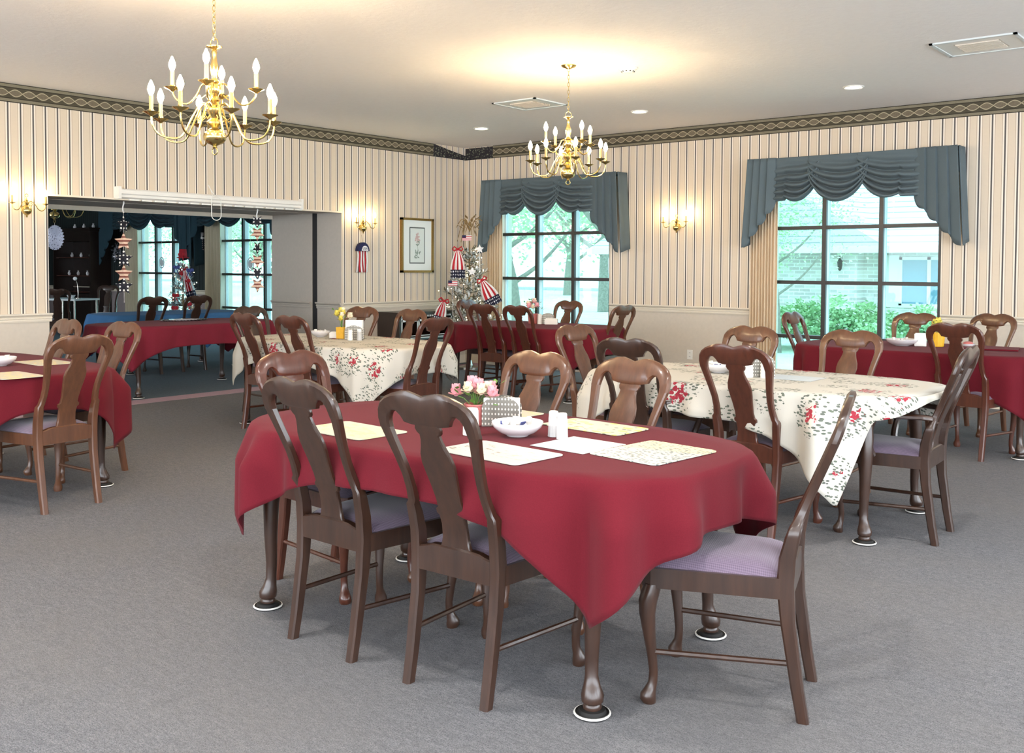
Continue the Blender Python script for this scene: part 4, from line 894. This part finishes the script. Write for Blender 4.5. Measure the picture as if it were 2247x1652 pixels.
for x,z,rr_,lab,mt_ in ((-17.35,1.42,.10,'oval framed sun catcher hanging in the left back room window','frame_side'),(-14.5,1.40,.11,'round plate ornament in the window behind the right star garland','frame_side')):
    b=MB(); b.tube([(x+rr_*.8*cos(2*pi*k/24),YB-.03,z+rr_*sin(2*pi*k/24)) for k in range(24)],.010,6,closed=True); b.tube([(x,YB-.03,z+rr_),(x,YB-.03,2.44)],.002,5); b.loft([[(x+rr_*.6*cos(2*pi*k/20),yy,z+rr_*.7*sin(2*pi*k/20)) for k in range(20)] for yy in (YB-.034,YB-.028)]); tag(b.build('sun_catcher',M[mt_]),lab,'ornament')

# ------------------------------------------------------------------ decorated trees
def xmas(x,y,h,rb,nb,label,mat1,mat2,seed,ztip=.86,lights=90,lowz=.25,dens=1.0):
    rnd=random.Random(seed); root=empty('decorated_tree',(x,y,0),0,label,'decorated tree')
    b=MB(); b.tube([(0,0,.03),(0,0,h*.5),(0,0,h*.93)],[.02,.014,.005],8); b.build('trunk',M['twig'],root)
    b=MB(); b.lathe([(.16,0),(.16,.03),(.05,.05),(.03,.12)],0,0,20); b.build('stand',M['chrome'],root)
    br=MB(); nd=MB(); tips=[]
    for k in range(nb):
        t=k/nb; z=lowz+(h*ztip-lowz)*t; L=rb*(1-t)**.8*rnd.uniform(.75,1.1)+.05; a=k*2.4+rnd.random()*.6; up_=rnd.uniform(.1,.45)
        e=Vector((L*cos(a),L*sin(a),z+L*up_)); s0=Vector((0,0,z)); br.tube([s0,s0.lerp(e,.5)+Vector((0,0,-.01)),e],[.006,.004,.002],5)
        for j in range(int(16*dens*(.4+L/rb))):
            f=rnd.uniform(.25,1); c=s0.lerp(e,f); di=((e-s0).normalized()+Vector((rnd.uniform(-1,1),rnd.uniform(-1,1),rnd.uniform(-.6,.8)))).normalized(); l=rnd.uniform(.05,.10); s_=di.cross(Vector((0,0,1)))
            s_=(s_.normalized() if s_.length>.01 else Vector((1,0,0)))*rnd.uniform(.008,.016); l*=1.1; s_=s_*1.3; nd.add([c-s_*.3,c+di*l*.5+s_,c+di*l,c+di*l*.5-s_],[(0,1,2,3)],rnd.random()<.35 and 1 or 0)
            if rnd.random()<.25: tips.append(c+di*l*.7)
    br.build('branches',M['branch'],root); nd.build('needles',[M[mat1],M[mat2]],root,smooth=False)
    rnd.shuffle(tips); lt=MB()
    for p in tips[:lights]: lt.sphere(p,.0075,n=6,m=4)
    o=lt.build('fairy_lights',M['fairy'],root); o['kind']='stuff'; return root
xmas(-8.80,9.82,1.86,.42,64,'slim flocked tree with fairy lights in the room corner','flocked','branch',21,lights=120,lowz=.45,dens=2.2)
xmas(-15.62,9.80,1.62,.34,60,'silver tinsel tree with red bows in the back room','silver_tinsel','flocked',22,lights=110,lowz=.2,dens=2.4)
# gilded twig bow on top
b=MB(); rnd=random.Random(5)
for k in range(16):
    a=k*.9; L=rnd.uniform(.10,.22); b.tube(spl([(0,0,0),(L*.5*cos(a),L*.5*sin(a)*.6,L*.8),(L*cos(a),L*sin(a)*.6,L*rnd.uniform(-.9,.9))],4),.0045,5)
for k in range(12):
    a=k*2.4; c=Vector((.1*cos(a),.06*sin(a),rnd.uniform(0,.18))); d=Vector((cos(a),sin(a)*.5,.6)).normalized(); s_=Vector((0,0,1)).cross(d).normalized()*.02; b.add([c,c+d*.05+s_,c+d*.11,c+d*.05-s_],[(0,1,2,3)])
o=b.build('twig_topper',M['twig']); o.location=(-8.80,9.82,1.84); tag(o,'gilded twig bow on top of the corner tree','tree topper')
def flag_cloth(x,y,z,h,wd,label,tilt=0,seed=1):
    root=empty('flag_bow',(x,y,z),R(35),label,'flag'); root.rotation_euler=(0,R(tilt),R(35))
    t=M.get('flag_cloth')
    if not t:
        q=NT('flag_cloth'); o=q.xyz(q.coord('UV')); s=q.step(q.math('FRACT',q.math('MULTIPLY',o[0],3.5)),.5); c=q.mix(s,srgb(178,26,40),srgb(232,230,228))
        d=q.vor(q.coord('UV'),9,rnd=.2); blue=q.mix(q.step(d,.28),srgb(24,26,54),srgb(230,230,235)); c=q.mix(q.step(o[1],.30),c,blue); t=q.bsdf(c,.8); M['flag_cloth']=t
    b=MB(); nu,nv=20,10
    def fn(u,v): w_=wd*(.18+.82*sin(min(1,v*1.4)*pi/2)); return ((u-.5)*w_,.035*sin(u*pi*5+seed)*v,-h*v)
    b.grid(fn,nu,nv); uv=[(i/nu,1-j/nv) for j in range(nv+1) for i in range(nu+1)]
    o=b.build('draped_flag',t,root,uvs=uv,ang=180); md=o.modifiers.new('t','SOLIDIFY'); md.thickness=.003
    b=MB()
    for s in (-1,1): b.tube([(0,0,0),(s*.05,0,.035),(s*.07,0,.0),(s*.05,0,-.02),(0,0,0)],.010,6)
    b.sphere((0,0,0),.018); b.build('knot',M['flag_red'],root)
flag_cloth(-8.72,9.50,1.60,.38,.20,'red striped flag cloth tied on the left of the corner tree',seed=1)
flag_cloth(-8.34,9.55,1.20,.36,.22,'flag cloth tied on the right of the corner tree',-28,seed=2)
flag_cloth(-8.92,9.45,.92,.30,.16,'small flag cloth low on the left of the corner tree',15,seed=3)
flag_cloth(-15.1,9.5,1.30,.55,.16,'blue and striped ribbon trailing down the right of the back room tree',-15,seed=4)
def stick(x,y,z,kind,label,L=.3):
    root=empty('ornament_stick',(x,y,z),R(35),label,'ornament'); b=MB(); b.tube([(0,0,-L),(0,0,0)],.0035,6); b.build('stick',M['flag_white'],root)
    if kind=='star': star(M['flag_white'],.06,root,0,0)
    else:
        b=MB(); b.box(-.06,.06,-.004,.004,-.03,.04)
        b.build('mini_flag',M['flag_white'],root,smooth=False); b=MB()
        for k in range(3): b.box(-.061,.061,-.005,.005,-.025+k*.022,-.014+k*.022)
        b.build('red_stripes',M['flag_red'],root,smooth=False)
        b=MB(); b.box(-.061,-.01,-.006,.006,.008,.041); b.build('blue_canton',M['flag_navy'],root,smooth=False)
stick(-8.56,9.5,1.74,'flag','small flag on a stick near the top of the corner tree',.12); stick(-8.76,9.45,1.15,'flag','little flag on a tall white stick at the left of the corner tree',.42)
stick(-8.34,9.5,1.60,'star','white star wand at the upper right of the corner tree',.30); stick(-8.40,9.42,1.31,'star','white star wand in the middle of the corner tree',.22)
for k,(dx,z) in enumerate(((-.22,1.33),(-.02,1.22),(.10,1.10),(-.25,.84),(.14,.70),(-.28,.62),(-.05,1.55),(.20,1.28))):
    b=MB(); 
    for s in (-1,1): b.sphere((s*.055,0,.01),.05,.025,.035,n=8,m=6); b.add([(0,-.01,0),(s*.05,-.01,-.09),(s*.08,-.01,-.08),(.01*s,-.01,.01)],[(0,1,2,3)])
    b.sphere((0,-.01,0),.02,n=8,m=6); o=b.build('ribbon_bow',M['flag_red' if k!=7 and k!=0 else 'blue_ink']); o.location=(-15.16+dx,9.52,z); tag(o,'red ribbon bow on the silver back room tree' if k not in (0,7) else 'blue ribbon bow on the silver back room tree','bow','ribbon bows on the silver tree' if k not in (0,7) else 'blue bows on the silver tree')
b=MB(); b.lathe([(.10,0),(.11,.01),(.075,.02),(.06,.16),(.001,.165)],0,0,20); o=b.build('striped_hat',M['flag_red']); o.location=(-15.62,9.80,1.50); tag(o,'dark red top hat on the silver back room tree','hat')

# ------------------------------------------------------------------ outdoors
GZ=-.5
b=MB(); b.box(-160,120,YB+.3,260,GZ-.2,GZ); struct(b.build('ground',M['grass'],smooth=False))
b=MB(); b.box(-160,0,62,70,GZ,GZ+.02); tag(b.build('road',M['asphalt'],smooth=False),None,None,None,'structure')
def foliage(n,rx,rz,seed,leaf=.16,shape=1):
    rnd=random.Random(seed); b=MB(); cl=[(Vector((rnd.gauss(0,.45)*rx,rnd.gauss(0,.45)*rx,rnd.gauss(0,.42)*rz))) for _ in range(26)]
    for k in range(n):
        c=rnd.choice(cl)+Vector((rnd.gauss(0,.17)*rx,rnd.gauss(0,.17)*rx,rnd.gauss(0,.14)*rz)); d=Vector((rnd.uniform(-1,1),rnd.uniform(-1,1),rnd.uniform(-1,.6))).normalized(); s_=d.cross(Vector((rnd.random(),rnd.random(),1))).normalized()*leaf*.35; l=leaf*rnd.uniform(.7,1.2)
        b.add([c,c+d*l*.5+s_,c+d*l,c+d*l*.5-s_],[(0,1,2,3)])
    return b
fA=foliage(3600,4.2,3.2,1,.18); 
def tree(name,x,y,label,h=5.5,tr=.16,lean=.0,fol=None,first=None,s=1,rz=0,branches=True):
    root=empty(name,(x,y,GZ),rz,label,'tree'); b=MB()
    b.tube(spl([(0,0,0),(lean*.3,0,h*.3),(lean,0,h*.62),(lean*1.5,0,h)],5),[tr*(1-.7*i/15) for i in range(16)],9)
    if branches:
        rnd=random.Random(int(x*7))
        for k in range(7):
            a=k*2.1; z=h*(.28+.08*k); L=h*.42; b.tube(spl([(lean*z/h,0,z),(lean*z/h+L*.5*cos(a),L*.5*sin(a),z+L*.35),(lean*z/h+L*cos(a),L*sin(a),z+L*.9)],4),[tr*.45*(1-.08*i) for i in range(9)],6)
    b.build('trunk',M['bark'],root)
    if first is None: fo=fol.build('foliage',M['leaves'],root,smooth=False)
    else: fo=bpy.data.objects.new('foliage',first.data); C.objects.link(fo); fo.parent=root
    fo['kind']='stuff'; fo.location=(lean*1.3,0,h*.98); fo.scale=(s,s,s); return fo
f0=tree('shade_tree',-12.6,19.5,'leaning tree with a forked trunk on the lawn, seen in the left window',4.6,.24,.9,fA,None,.75)
tree('shade_tree',-19.5,24,'tree farther back on the lawn, left in the left window',4.8,.20,-.5,None,f0,.9,1)
tree('shade_tree',-23,34,'broad tree behind the leaning one across the lawn',6.5,.25,.5,None,f0,1.3,2)
tree('shade_tree',-9.15,20.4,'small tree in front of the brick building at the window edge',2.9,.07,.1,None,f0,.42,3)
tree('shade_tree',-40,30,'tree filling the back room window behind the right garland',4.0,.2,.4,None,f0,.95,4)
tree('shade_tree',-55,36,'tree outside the left back room window',4.2,.2,.3,None,f0,1.1,5)
tree('shade_tree',-70,38,'second tree outside the back room windows',4.5,.2,-.4,None,f0,1.2,.7)
tree('shade_tree',-38,52,'distant tree by the road',7,.3,.4,None,f0,1.9,.3)
tree('shade_tree',-54,60,'distant tree left by the road',7,.3,.4,None,f0,2.2,1.3)
tree('shade_tree',-70,52,'distant tree far left on the lawn',7,.3,.4,None,f0,2.2,2.3)
for i,(x,y,s) in enumerate(((-9.6,21.6,1.0),(-8.3,21.4,1.1),(-7.0,21.5,.95),(-5.9,21.6,.9),(-10.9,21.9,.9))):
    if i==0: hb=foliage(3000,.85,.42,31,.10); ho=hb.build('hedge_bush',M['hedge_leaves'],smooth=False)
    else: ho=ho.copy(); C.objects.link(ho)
    ho.location=(x,y,GZ+.62*s); ho.scale=(s,s,s); ho.rotation_euler=(0,0,i); tag(ho,'leafy green bush at the foot of the brick building','bush','bushes by the brick building')
# brick building
r_=empty('brick_building',(0,25,GZ),0,'brick building with grey shingle roof outside the right window','building')
b=MB(); b.box(-16,2,0,6,0,2.45); b.build('wall',M['stone_brick'],r_,smooth=False)
b=MB(); b.box(-9.75,-8.95,-.45,0,0,3.2); b.build('brick_pier',M['stone_brick'],r_,smooth=False)
b=MB(); b.add([(-17,-.7,2.40),(3,-.7,2.40),(3,5.5,5.0),(-17,5.5,5.0),(-17,-.7,2.30),(3,-.7,2.30),(3,5.5,4.9),(-17,5.5,4.9)],[(0,1,2,3),(7,6,5,4),(0,4,5,1),(1,5,6,2),(2,6,7,3),(3,7,4,0)])
b.add([(-13,-.72,2.42),(-8.2,-.72,2.42),(-10.6,4.2,4.4),(-10.6,-.72,3.9)],[(0,1,3),(0,3,2),(1,2,3)]); b.build('roof',M['shingle'],r_,smooth=False)
b=MB(); b.box(-17,3,-.75,-.70,2.25,2.42); b.build('gutter',M['white_plastic'],r_,smooth=False)
b=MB()
for x0,x1 in ((-8.05,-7.98),(-7.38,-7.30),(-6.70,-6.62)): b.box(x0,x1,-.06,.02,.95,2.15)
b.box(-8.05,-6.62,-.06,.02,.90,1.0); b.box(-8.05,-6.62,-.06,.02,2.08,2.16); b.box(-8.4,-8.05,-.04,.02,.9,2.2)
wf=b.build('window_frame',M['white_plastic'],r_,smooth=False)
b=MB(); b.box(-7.98,-6.70,-.02,.01,1.0,2.08); b.build('window_screen',M['screen_blue'],wf,smooth=False)
r2=empty('wall_lantern',(-9.35,25-.45,GZ+2.0),0,'iron lantern on the brick pier outside','lantern'); b=MB(); b.lathe([(.02,-.20),(.05,-.15),(.07,.04),(.03,.10),(.01,.18)],0,-.12,8); b.box(-.02,.02,-.12,0,.0,.04); b.build('lantern_body',M['bronze_frame'],r2,smooth=False)
# parked car far across the lawn
r_=empty('parked_car',(-70.5,72,GZ),R(-8),'dark blue car parked far away across the lawn','car')
b=MB(); prof=[(-2.2,.35),(-2.25,.75),(-1.9,.95),(-1.3,1.02),(-.8,1.45),(.7,1.48),(1.3,1.02),(2.1,.9),(2.2,.4)]; b.loft([[(x,y*(1 if z<1.05 else .86),z) for x,z in prof] for y in (-.85,.85)]); b.build('body',M['car_blue'],r_,ang=30)
for sx in (-1.35,1.35):
    for sy in (-.86,.66):
        b=MB(); b.loft([[(sx+.33*cos(2*pi*k/20),sy+d,.33+.33*sin(2*pi*k/20)) for k in range(20)] for d in (0,.2)]); b.build('wheel',M['tyre'],r_)
